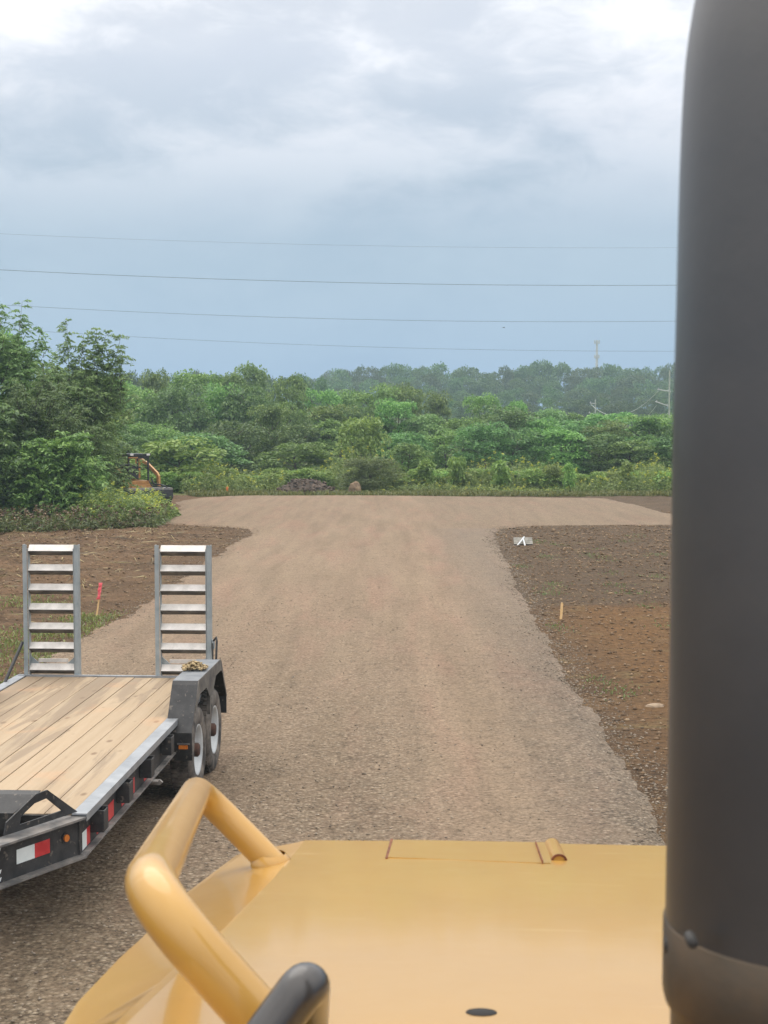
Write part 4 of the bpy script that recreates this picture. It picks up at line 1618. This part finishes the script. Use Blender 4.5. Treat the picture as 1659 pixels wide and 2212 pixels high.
def trailer():
    root = empty('equipment_trailer', (-2.935, 9.487, .04), math.radians(-3.0))
    # deck boards
    mb = MB()
    for k in range(10):
        x0 = -.915 + k * .183
        mb.box(x0 + .0035, x0 + .1795, .02, TL - .04, DZ - .045, DZ - .004 + .002 * math.sin(k * 5.1))
    mb.build('deck', M['plank'], root, bevel=.002, seg=1)
    # side rails
    for s in (-1, 1):
        xa, xb = sorted((s * .919, s * 1.018))
        mb = MB()
        mb.box(xa, xb, 0, TL - .002, DZ - .006, DZ + .006)
        xo = s * 1.012
        mb.box(min(xo, s * 1.018), max(xo, s * 1.018), .001, TL - .003, DZ - .045, DZ - .0065)
        mb.build('side_rail', M['rail_steel'], root)
        mb = MB()
        ibeam(mb, (s * .962, 0), (s * .962, TL), .46, DZ - .012, .05)
        mb.build('frame_beam', [M['black_steel'], M['flange_steel']], root)
        # stake pockets hang on the web below the rail
        for y in (.33, 1.09, 1.84, 2.62):
            xa, xb = sorted((s * .970, s * 1.062))
            pk = MB()
            t = .008
            pk.box(xa, xb, y - .065, y - .065 + t, .548, .696)
            pk.box(xa, xb, y + .065 - t, y + .065, .548, .696)
            xo0, xo1 = sorted((s * 1.062, s * 1.054))
            pk.box(xo0, xo1, y - .057, y + .057, .548, .690)
            pk.box(xa, xb - t if s > 0 else xb, y - .057, y + .057, .549, .555)
            pk.build('stake_pocket', M['black_steel'], root, bevel=.002, seg=1)
        # reflective tape on the web between pockets
        for k, (ya, yb, c) in enumerate([(.06, .17, 0), (.17, .26, 1), (.44, .53, 1), (.53, .73, 0), (.73, .93, 1), (1.17, 1.27, 1), (1.27, 1.42, 0), (1.42, 1.60, 1), (1.93, 2.08, 1)]):
            xa, xb = sorted((s * .969, s * .971))
            MB().box(xa, xb, ya, yb, .485, .60).build('reflective_tape', M['tape_red' if c else 'tape_white'], root)
    # rear cross beam
    MB().box(-1.0, 1.0, TL - .038, TL + .0, .50, DZ + .012).build('rear_beam', M['rail_steel'], root)
    MB().box(-.88, .88, .0, .018, .50, DZ - .01).build('front_beam', M['black_steel'], root)
    for k in range(8):
        y = .35 + k * .6
        MB().box(-.89, .89, y - .03, y + .03, .60, DZ - .05).build('cross_member', M['black_steel'], root)
    # tongue
    for s in (-1, 1):
        a, b = Vector((s * .960, .02)), Vector((s * .06, -1.70))
        mb = MB()
        ibeam(mb, a, b, .46, DZ - .012)
        mb.build('tongue_beam', [M['black_steel'], M['flange_steel']], root)
        d = (b - a).normalized()
        nrm = Vector((d.y, -d.x)) * (1 if s < 0 else -1)
        if nrm.x * s < 0:
            nrm = -nrm

        def plate(u0, u1, z0, z1, m, name='reflective_tape', off=.008, zs=0):
            o = a + d * u0 + nrm * off
            mb = MB()
            mb.obox((o.x, o.y, z0), (d.x * (u1 - u0), d.y * (u1 - u0), 0), (nrm.x * .002, nrm.y * .002, 0), (0, 0, z1 - z0))
            return mb.build(name, m, root)
        plate(.28, .415, .555, .645, M['tape_red'])
        plate(.415, .57, .555, .645, M['tape_white'])
        c = a + d * .14 + nrm * .008
        ml = MB()
        for k in range(14):
            pass
        ax = Vector((nrm.x, nrm.y, 0))
        e1 = Vector((d.x, d.y, 0))
        cc = Vector((c.x, c.y, .615))
        poly = [(.023 * math.cos(2 * math.pi * k / 16), .023 * math.sin(2 * math.pi * k / 16)) for k in range(16)]
        ml.prism(poly, e1, (0, 0, 1), cc, ax * .018)
        lt = ml.build('marker_light', M['amber'], root)
        MB().prism([(x * 1.5, y * 1.5) for x, y in poly], e1, (0, 0, 1), cc - ax * .002, ax * .010).build('light_grommet', M['black_steel'], lt)
        if s > 0:
            # cut-off white lettering ahead of the tape
            L = MB()

            def glyph(pts):
                V = []
                for q, w in pts:
                    o = a + d * (.70 + q) + nrm * .008
                    V.append((o.x, o.y, w))
                n = len(V)
                V2 = [(x + nrm.x * .002, y + nrm.y * .002, z) for x, y, z in V]
                L.add(V + V2, [tuple(range(n)), tuple(range(n, 2 * n))[::-1]] + [(i, (i + 1) % n, n + (i + 1) % n, n + i) for i in range(n)])
            glyph([(-.005, .695), (.105, .655), (.105, .63), (.055, .648)])
            glyph([(.10, .635), (.105, .575), (.07, .565), (.0, .69), (.03, .68)])
            for z in (.535, .487):
                glyph([(-.002, z + .022), (.10, z + .012), (.10, z - .010), (.008, z)])
            glyph([(.075, .562), (.10, .56), (.10, .47), (.075, .47)])
            L.build('lettering', M['tape_white'], root)
            # end plate with a cut-out standing on the bend
            def PL(u, z, off=0.0):
                q = a + d * u + nrm * (.02 + off)
                return Vector((q.x, q.y, z))
    MB().lathe([(.055, -.10), (.055, .10), (.03, .11), (0, .11)], (0, -1.78, .60), 'y', 16).build('coupler', M['black_steel'], root)
    MB().tube([(0, -1.45, .25), (0, -1.45, .95)], .045, 12).build('jack', M['black_steel'], root)
    # front stop: bent plate across the deck between two end plates with a cut-out
    zt, zb = DZ + .205, DZ + .004
    fs = empty('front_stop', (0, 0, 0))
    fs.parent = root
    prof = [(-.38, zb, .62), (-.40, zb + .105, .66), (-.26, zt - .012, .765), (-.20, zt, .775), (-.19, zt - .004, .775), (-.25, zt - .022, .765), (-.385, zb + .10, .66), (-.365, zb, .62)]
    n_ = len(prof)
    MB().add([(-w, y, z) for y, z, w in prof] + [(w, y, z) for y, z, w in prof],
             [tuple(range(n_)), tuple(range(n_, 2 * n_))[::-1]] + [((k + 1) % n_, k, n_ + k, n_ + (k + 1) % n_) for k in range(n_)]).build('stop_plate', M['black_steel'], fs)
    MB().box(-.60, .60, -.36, -.002, zb - .016, zb - .006).build('stop_floor', M['black_steel'], fs)
    for s in (-1, 1):
        # trapezoid frame plate slanting along the tongue from the stop to the rail corner
        A, B = Vector((s * .945, .05, 0)), Vector((s * .64, -.52, 0))
        d = B - A
        o = [(0, zb), (.42, zt), (.58, zt - .005), (.97, zb + .075), (1.0, zb)]
        hole = [(.22, zb + .040), (.43, zb + .150), (.60, zb + .140), (.78, zb + .085), (.80, zb + .035)]
        mb = MB()
        th = Vector((-.010 * s, 0.004, 0))
        V = [A + d * u + Vector((0, 0, z)) for u, z in o] + [A + d * u + Vector((0, 0, z)) for u, z in hole]
        V += [p + th for p in V]
        F = []
        for i in range(5):
            j = (i + 1) % 5
            F.append((i, j, 5 + j, 5 + i))
            F.append((10 + i, 15 + i, 15 + j, 10 + j))
            F.append((i, 10 + i, 10 + j, j))
            F.append((5 + i, 5 + j, 15 + j, 15 + i))
        mb.add(V, F)
        mb.build('end_plate', M['black_steel'], fs)
    # fenders, wheels, axles
    for s in (-1, 1):
        sh = -.45 if s < 0 else 0
        xa, xb = sorted((s * .925, s * 1.150))
        top = [(3.02, .40), (3.00, .64), (3.30, 1.00), (3.335, 1.03), (4.50, 1.03), (4.545, 1.00), (4.86, .62), (4.86, .45)]
        top = [(a + sh, b) for a, b in top]
        mb = MB()
        for (y0, z0), (y1, z1) in zip(top[:-1], top[1:]):
            q = Vector((0, y1 - y0, z1 - z0))
            nn = Vector((0, -(z1 - z0), y1 - y0)).normalized() * -.007
            flat = abs(z1 - z0) < .02
            mb.obox((xa, y0, z0), (xb - xa, 0, 0), q, nn, 1 if flat else 0)
        mb.build('fender', [M['black_steel'], M['dusty_or_shaded_steel'] if False else M['fender_top']], root)
        # outer skirt with arch openings
        xo0, xo1 = sorted((s * 1.150, s * 1.156))
        mb = MB()
        poly = [(3.30, 1.005), (3.335, 1.035), (4.50, 1.035), (4.545, 1.005), (4.86, .62), (4.83, .62), (4.60, .885), (4.52, .925), (4.22, .925), (4.13, .86), (4.05, .80), (3.86, .80), (3.78, .86), (3.70, .905), (3.40, .905), (3.32, .86), (3.16, .80)]
        mb.prism(poly, (0, 1, 0), (0, 0, 1), (xo0, sh, 0), (xo1 - xo0, 0, 0), 0)
        mb.build('fender_skirt', M['dusty_or_shaded_steel'], root)
        xi0, xi1 = sorted((s * .925, s * .931))
        MB().prism([(3.02, .47), (3.00, .63), (3.30, .99), (4.54, .99), (4.85, .61), (4.85, .47)], (0, 1, 0), (0, 0, 1), (xi0, sh, 0), (xi1 - xi0, 0, 0)).build('fender_liner', M['black_steel'], root)
        xm0, xm1 = sorted((s * 1.120, s * 1.150))
        MB().box(xm0, xm1, 3.925 + sh, 3.965 + sh, .62, .93).build('fender_bracket', M['dusty_or_shaded_steel'], root)
        # marker light on the front of the fender
        xl0, xl1 = sorted((s * 1.04, s * 1.115))
        lt = MB().box(xl0, xl1, 2.985 + sh, 3.004 + sh, .505, .535).build('marker_light', M['amber'], root)
        MB().box(xl0 - .015, xl1 + .015, 2.995 + sh, 3.008 + sh, .540, .552).build('light_guard', M['flange_steel'], lt)
        for y in (3.51, 4.37):
            wheel(root, s * 1.025, y + sh, s)
        # spring hanger plate under the frame
        xs0, xs1 = sorted((s * .90, s * 1.08))
        MB().prism([(xs0, .46), (xs1 - .02, .455), (xs1, .435), (xs1 - .02, .415), (xs0, .425)], (1, 0, 0), (0, 0, 1), (0, 2.10, 0), (0, .03, 0)).box(xs0, xs1 - .03, 2.05, 2.13, .448, .456).build('step_bracket', M['flange_steel'], root)
        MB().tube([(s * .82, 3.05 + sh, .42), (s * .82, 3.51 + sh, .36), (s * .82, 3.94 + sh, .47), (s * .82, 4.37 + sh, .36), (s * .82, 4.8 + sh, .42)], .028, 6).build('leaf_spring', M['dusty_or_shaded_steel'], root)
    for y in (3.51, 4.37):
        MB().tube([(-.93, y - .45, .385), (.93, y, .385)], .05, 10).build('axle', M['dusty_or_shaded_steel'], root)
    # two upright loading ramps on the rear beam
    ramp_part(root, -.945, -.385, 0)
    ramp_part(root, .385, .945, 0)
    # support rod, hinge lug and lift-assist strap beside the ramps
    MB().tube([(-1.02, TL - .45, DZ - .03), (-.965, TL + .02, DZ + .33)], .017, 8).build('support_rod', M['black_steel'], root)
    MB().tube([(.965, TL, DZ + .36), (1.0, TL - .01, DZ + .40), (1.005, TL - .02, DZ + .36), (.995, TL - .03, DZ + .1), (1.0, TL - .06, .60)], .012, 6).tube([(.962, TL - .01, DZ + .34), (.965, TL - .02, .60)], .008, 6).build('lift_spring', M['black_steel'], root)
    MB().box(.952, .975, TL - .01, TL + .05, DZ + .28, DZ + .37).build('ramp_lug', M['ramp_alu'], root)
    tag(root, 'black flatbed equipment trailer with a plank deck and two raised loading ramps', 'trailer')
    return root


M['fender_top'] = worn('fender_top_steel', (0.13, 0.145, 0.165), (0.21, 0.225, 0.24), 7, 0.55, 0, .35, .65, .1, 90)
TR = trailer()


def fender_debris():
    r = np.random.default_rng(91)
    n = 240
    c = Matrix.Rotation(math.radians(-3.0), 3, 'Z') @ Vector((1.01, 3.92, 1.031)) + Vector((-2.935, 9.487, .04))
    P = np.stack([.060 * r.standard_normal(n), .07 * r.standard_normal(n), .005 + .045 * r.random(n) ** 1.3], -1)
    P[:, :2] = np.clip(P[:, :2], -.105, .105)
    P[:, 2] *= np.exp(-(P[:, 0] ** 2 + P[:, 1] ** 2) / .012) * 1.3
    P[:, 2] += .012
    V, F = ico_rocks(P + np.array(c), .010 + .016 * r.random(n), 92, .6)
    tag(link('debris_clump', new_mesh('debris_clump', V, F, M['debris'])), 'small clump of dry brown and straw debris on top of the trailer fender', 'debris')


fender_debris()


# ------------------------------------------------------------------ compact track loader beyond the goldenrod
M['sk_yellow'] = worn('loader_orange', (0.42, 0.20, 0.055), (0.54, 0.29, 0.09), 5, 0.5, 0)
M['sk_black'] = worn('loader_black', (0.014, 0.015, 0.017), (0.035, 0.035, 0.037), 6, 0.5, 0)
M['sk_grey'] = worn('attachment_grey', (0.16, 0.16, 0.165), (0.30, 0.28, 0.25), 5, 0.55, 0.2)
M['sk_glass'] = worn('cab_glass', (0.03, 0.04, 0.045), (0.045, 0.055, 0.06), 2, 0.1, 0, bstr=0)
M['lamp'] = worn('lamp_lens', (0.75, 0.76, 0.74), (0.82, 0.82, 0.80), 9, 0.25, 0, bstr=0)


def skid_steer():
    p = dp(286, 1095, 61.5)
    root = empty('track_loader', (p.x, 61.5, 0), math.radians(32))
    # local: -y is the front, x is right-hand side seen from the front
    for s in (-1, 1):
        tr = [(1.05 * math.cos(a) * (1 if abs(math.cos(a)) > .3 else 1), .30 + .28 * math.sin(a)) for a in np.linspace(0, 2 * math.pi, 20, endpoint=False)]
        MB().prism(tr, (0, 1, 0), (0, 0, 1), (s * .66 - .16, .1, 0), (.32, 0, 0)).build('track', M['sk_black'], root)
        # lift arm: rear tower, arm sloping down to the front
        MB().prism([(.95, 1.0), (1.20, 1.0), (1.16, 1.85), (1.0, 1.92), (.92, 1.85)], (0, 1, 0), (0, 0, 1), (s * .70 - .07, 0, 0), (.14, 0, 0)).build('arm_tower', M['sk_yellow'], root)
        MB().prism([(1.05, 1.88), (1.05, 1.72), (.2, 1.56), (-.80, 1.12), (-.96, .45), (-1.10, .45), (-1.02, 1.14), (-.86, 1.28), (.2, 1.69)], (0, 1, 0), (0, 0, 1), (s * .78 - .04, 0, 0), (.08, 0, 0)).build('lift_arm', M['sk_yellow'], root)
    MB().box(-.50, .50, -.75, 1.05, .35, .95).build('chassis', M['sk_yellow'], root)
    MB().box(-.50, .50, .45, 1.22, .95, 1.45).build('engine_cover', M['sk_yellow'], root, bevel=.05)
    cab = MB()
    for x in (-.46, .40):
        cab.box(x, x + .06, -.72, -.65, .95, 1.98)
        cab.box(x, x + .06, .40, .47, .95, 1.98)
        cab.box(x, x + .06, -.65, .40, 1.45, 1.50)
    cab.box(-.50, .50, -.80, .52, 1.98, 2.06)
    cab.box(-.40, .40, -.73, -.67, 1.86, 1.98)
    cb = cab.build('cab', M['sk_black'], root)
    MB().box(-.42, .42, .44, .452, 1.0, 1.40).build('rear_panel', M['sk_black'], cb)
    MB().box(-.46, -.06, -.78, -.74, 1.88, 1.93).build('cab_sign', M['sk_yellow'], cb)
    MB().box(-.22, .22, -.2, .30, 1.0, 1.62).build('seat', M['sk_black'], cb, bevel=.05)
    for x in (-.42, .30):
        MB().box(x, x + .14, -.86, -.80, 1.99, 2.07).build('work_light', M['lamp'], root)
    at = MB()
    at.box(-.9, 1.05, -1.75, -1.05, .60, .68)
    a = at.build('attachment', M['sk_grey'], root)
    MB().prism([(-1.78, .60), (-1.05, .60), (-1.05, .12), (-1.55, .05), (-1.8, .30)], (0, 1, 0), (0, 0, 1), (-.9, 0, 0), (1.95, 0, 0), 0).build('attachment_body', M['sk_black'], a)
    MB().box(-.45, .45, -1.06, -.95, .30, .80).build('attachment_plate', M['sk_yellow'], root)
    MB().tube(bend([(.45, -.95, 1.05), (.50, -1.1, .80), (.70, -1.4, .82), (.98, -1.68, .60)], .2), .028, 6).build('hydraulic_hose', M['sk_black'], root)
    MB().tube(bend([(.35, -.95, .95), (.40, -1.1, .72), (.6, -1.35, .74), (.9, -1.6, .60)], .2), .022, 6).build('hydraulic_hose', M['sk_black'], root)
    tag(root, 'orange yellow compact loader with dark cab and wide grey front attachment, behind the goldenrod', 'loader')


skid_steer()


# ------------------------------------------------------------------ the machine the picture is taken from
def paint_yellow():
    m, t, p, tc = material('machine_yellow')
    v = tc.outputs['Object']
    n = noise(t, v, 2.2, 5, .55, .2)
    r = ramp(t, [(.35, (0.482, 0.266, 0.051)), (.65, (0.511, 0.293, 0.064))])
    t.links.new(n, r.inputs[0])
    ms = N(t, 'ShaderNodeMapping')
    ms.inputs['Scale'].default_value = (1.2, 7, 1)
    t.links.new(v, ms.inputs[0])
    sc = ramp(t, [(.62, (0,) * 3), (.70, (1,) * 3)])
    t.links.new(noise(t, ms.outputs[0], 2.6, 6, .6, .3), sc.inputs[0])
    col = mixc(t, mathn(t, 'MULTIPLY', sc.outputs[0], .28), r.outputs[0], (0.66, 0.46, 0.20))
    t.links.new(col, p.inputs['Base Color'])
    rr = mathn(t, 'ADD', mathn(t, 'MULTIPLY', noise(t, v, 9, 5, .6), .16), .27)
    t.links.new(rr, p.inputs['Roughness'])
    p.inputs['Specular IOR Level'].default_value = .35
    p.inputs['Coat Weight'].default_value = .72
    p.inputs['Coat Roughness'].default_value = .075
    bump(t, p, noise(t, v, 3.0, 3, .5), .05, .01)
    return m


M['yel'] = paint_yellow()
M['stack'] = worn('exhaust_steel', (0.108, 0.109, 0.112), (0.150, 0.146, 0.140), 2.6, 0.42, 0.85, .34, .66, .04, 160, specks=None)
M['stack_low'] = worn('exhaust_rusty_steel', (0.070, 0.062, 0.050), (0.130, 0.088, 0.052), 9, 0.55, 0.6, .40, .62, .10, 90)
M['rust'] = worn('rusty_edge', (0.12, 0.035, 0.018), (0.24, 0.09, 0.04), 30, 0.85, 0)
M['black_tube'] = worn('black_tube', (0.030, 0.029, 0.030), (0.055, 0.052, 0.050), 8, 0.3, 0, coat=.4, bstr=.03)
M['hole'] = worn('dark_hole', (0.006, 0.006, 0.006), (0.012, 0.011, 0.010), 6, 0.8, 0, bstr=0)
M['rub'] = worn('machine_black', (0.02, 0.02, 0.02), (0.05, 0.048, 0.045), 6, 0.6, 0)


def machine():
    HEAD = math.radians(-3.5)
    root = empty('earthmover', (.10, 1.9, 0), HEAD)
    bpy.context.view_layer.update()
    inv = (Matrix.Translation(Vector((.10, 1.9, 0))) @ Matrix.Rotation(HEAD, 4, 'Z')).inverted()
    W = lambda p: inv @ Vector(p)
    # hood cross-sections through the seen left-hand outline
    outline = [(2.60, -.142, -.266, -.030), (2.17, -.166, -.309, -.034), (1.90, -.188, -.321, -.040), (1.80, -.196, -.332, -.045), (1.63, -.210, -.350, -.060), (1.50, -.222, -.352, -.075), (1.36, -.235, -.345, -.085), (.95, -.270, -.365, -.085)]
    rows = []
    for Y, xc, xo, dz in outline:
        t = Y - 2.6
        xr = .86 + t * .02
        z = hz(Y)
        sh = lambda x: Y - (x - .10) * math.tan(math.radians(3.5))      # hood front square to its own heading
        P = [(xo - .035, -.62), (xo - .030, dz - .20), (xo - .016, dz - .07), (xo - .004, dz - .022), (xo, dz), (xo + .015, dz + .006), (xc - .014, -.0045), (xc, -.0006), (xc + .014, 0), (.10, .002), (xr - .014, 0), (xr, -.002), (xr + .12, -.04), (xr + .135, -.06), (xr + .15, -.2), (xr + .15, -.62)]
        rows.append([W((x, sh(x), z + q)) for x, q in P])
    n = len(rows[0])
    V = [p for r in rows for p in r]
    F = [(i * n + k, i * n + k + 1, (i + 1) * n + k + 1, (i + 1) * n + k) for i in range(len(rows) - 1) for k in range(n - 1)]
    # rolled front lip
    lip = [p + Vector((0, .012, -.012)) for p in rows[0]]
    lip2 = [p + Vector((0, .016, -.09)) for p in rows[0]]
    b = len(V)
    V += lip + lip2
    F += [(k + 1, k, b + k, b + k + 1) for k in range(n - 1)] + [(b + k + 1, b + k, b + n + k, b + n + k + 1) for k in range(n - 1)]
    F.append(tuple(b + n + k for k in range(n)))
    hood = MB().add(V, F, 0, True).build('hood', M['yel'], root)
    es = hood.modifiers.new('edge', 'EDGE_SPLIT')
    es.split_angle = math.radians(9)
    # thin raised access panel at the front of the hood
    tz = .004
    c = [hp(846, 1816), hp(1190, 1824), hp(1190, 1866), hp(835, 1856)]
    c[0] = Vector((c[0].x, 2.612, hz(2.612)))
    c[1] = Vector((c[1].x, 2.595, hz(2.595)))
    mb = MB()
    up = Vector((0, 0, 1))
    lo = [W(p + up * .0005) for p in c]
    hi = [W(p + up * h) for p, h in zip(c, (.0035, .0009, .0009, .0035))]
    mb.add(lo + hi, [(3, 2, 1, 0), (4, 5, 6, 7)] + [(i, (i + 1) % 4, 4 + (i + 1) % 4, 4 + i) for i in range(4)])
    pn = mb.build('access_panel', M['yel'], root)
    e0, e1 = hp(835, 1858), Vector((hp(846, 1816).x, 2.612, hz(2.612)))
    MB().tube([W(e0 + up * .002), W(e1 + up * .003)], .0026, 6).build('panel_edge', M['rust'], pn)
    # hinge knuckle by the stack
    h0, h1 = hp(1200, 1858), hp(1188, 1826)
    h1 = Vector((h1.x, 2.585, hz(2.585)))
    ax = (W(h1) - W(h0))
    sx = Vector((ax.y, -ax.x, 0)).normalized()
    poly = [(.013 * math.cos(a), .011 * math.sin(a)) for a in np.linspace(0, math.pi, 10)]
    mb = MB().prism(poly, sx, (0, 0, 1), W(h0) + Vector((.006, 0, -.001)), ax)
    mb.build('hood_hinge', M['yel'], root)
    MB().prism([(x * 1.02, y * 1.02) for x, y in poly] + [(x * .72, y * .72) for x, y in poly[::-1]], sx, (0, 0, 1), W(h0) + Vector((.006, 0, -.001)) - ax.normalized() * .002, ax.normalized() * .006).build('hinge_edge', M['rust'], root)
    MB().obox(W(h0) + sx * -.024 - ax * .22, ax * 1.15, sx * .0015, (0, 0, .006)).build('hinge_leaf', M['rust'], root)
    # bolt hole: near-black disc on the hood, painting the shade inside it
    q = hp(1040, 2192)
    MB().lathe([(.0, .0030), (.0145, .0028), (.0155, .0015), (.0160, -.002)], (0, 0, 0), 'z', 24).build('bolt_hole_disc', M['hole'], root, W(q)).rotation_euler = (-math.radians(8.5), 0, 0)
    # grab rail along the left edge
    f0, f1 = W(dp(427, 1703, 2.42)), W(hp(586, 1864, -.004))
    n0 = W(dp(312, 1925, 1.24))
    n1 = W(hp(668, 2320, -.01))
    gr = MB().tube(bend([f1 + (f1 - f0).normalized() * .01, f0, n0, n1], .085, 9), .0235, 20).build('grab_rail', M['yel'], root)
    MB().lathe([(.034, -.004), (.034, .003), (.027, .012), (.023, .016)], (0, 0, 0), 'z', 22).build('weld_bead', M['yel'], gr, f1)
    # dark handle nearest the camera
    d0 = [dp(x, y, Y) for x, y, Y in ((470, 2392, 1.10), (612, 2188, 1.13), (664, 2120, 1.14), (662, 2200, 1.20), (656, 2440, 1.26))]
    MB().tube(bend([W(p) for p in d0], .035, 8), .0185, 20).build('dark_handle', M['black_tube'], root)
    # exhaust stack
    ys = [-420, -260, -160, -80, 0, 50, 100, 150, 200, 275, 375, 500, 650, 775, 875, 1000, 1200, 1500, 1900, 2010]
    xe = [1640, 1565, 1533, 1513, 1499, 1489, 1480.5, 1474, 1470.5, 1466.5, 1462.5, 1459, 1455.5, 1452.5, 1449, 1446.5, 1444, 1440, 1433, 1431]
    Y0 = .87
    R = .086
    pts = []
    for x, y in zip(xe, ys):
        dist = math.hypot(Y0, 0)
        e = dp(x, y, Y0)
        dep = Y0
        pts.append(W((e.x + R * 1.035, Y0, e.z)))
    st = MB().tube(pts[::-1], R, 48, cap=True).build('exhaust_stack', M['stack'], root)
    zc = dp(1430, 1985, Y0).z
    cx = W((dp(1422, 2060, Y0).x + (R + .003) * 1.035, Y0, zc))
    sleeve = MB().lathe([(R + .0005, -.002), (R + .0020, -.003), (R + .0020, -.046), (R + .0005, -.052), (R - .003, -.056), (R - .003, -.34)], (cx.x, cx.y, cx.z), 'z', 48).build('stack_sleeve', M['stack_low'], st)
    bl = W(dp(1419, 2040, Y0))
    MB().lathe([(.0, -.002), (.003, -.002), (.005, -.001), (.005, .012)], (bl.x + .006, bl.y, bl.z), 'x', 10).build('clamp_bolt', M['rub'], st)
    b2 = W(dp(1497, 2062, Y0 - R * .72))
    MB().lathe([(0, -.0008), (.0032, -.0008), (.0036, .01)], (b2.x, b2.y + .002, b2.z + .006), 'y', 12).build('clamp_screw', M['rub'], st)
    MB().lathe([(R + .045, -.012), (R + .045, .0), (R + .01, .012), (R - .002, .02)], (cx.x, cx.y, W((0, 0, hz(Y0))).z + .02), 'z', 40).build('stack_flange', M['rust'], st)
    # body below the hood: engine sides, frame, axle and wheels
    MB().box(-.42, .80, -.9, .58, 1.05, 1.97).build('engine_enclosure', M['yel'], root, bevel=.03)
    MB().box(-.30, .66, -1.6, .75, .55, 1.045).build('frame', M['rub'], root, bevel=.02)
    for sx_, s in ((-.42, -1), (.80, 1)):
        w = empty('wheel', (sx_ + s * .02, .05, .56))
        w.parent = root
        MB().lathe([(.30, -.17), (.50, -.19), (.56, -.14), (.57, 0), (.56, .14), (.50, .19), (.30, .17)], (0, 0, 0), 'x', 44).build('tyre', M['tyre'], w)
        MB().lathe([(.31, -.15), (.29, .0), (.12, .02), (0, .02)], (0, 0, 0), 'x', 32).lathe([(.31, .15), (.29, .001), (.12, -.02), (0, -.02)], (0, 0, 0), 'x', 32).build('rim', M['yel'], w)
    MB().tube([(-.42, .05, .56), (.80, .05, .56)], .09, 12).build('axle', M['rub'], root)
    tag(root, 'yellow earthmoving machine in the foreground: glossy hood, grab rail and dark exhaust stack', 'earthmover')


machine()

# ------------------------------------------------------------------ damp summer air
def haze():
    m = bpy.data.materials.new('haze')
    m.use_nodes = True
    t = m.node_tree
    t.nodes.clear()
    v = N(t, 'ShaderNodeVolumePrincipled')
    v.inputs['Color'].default_value = (0.62, 0.82, 0.93, 1)
    v.inputs['Density'].default_value = HAZE
    v.inputs['Anisotropy'].default_value = 0.2
    o = N(t, 'ShaderNodeOutputMaterial')
    t.links.new(v.outputs[0], o.inputs['Volume'])
    o_ = MB().box(-260, 260, -30, 520, -6, 60).build('haze', m)
    tag(o_, 'thin bluish haze filling the air in front of the far hill', 'haze', kind='stuff')


HAZE = 0.0008
if HAZE:
    haze()
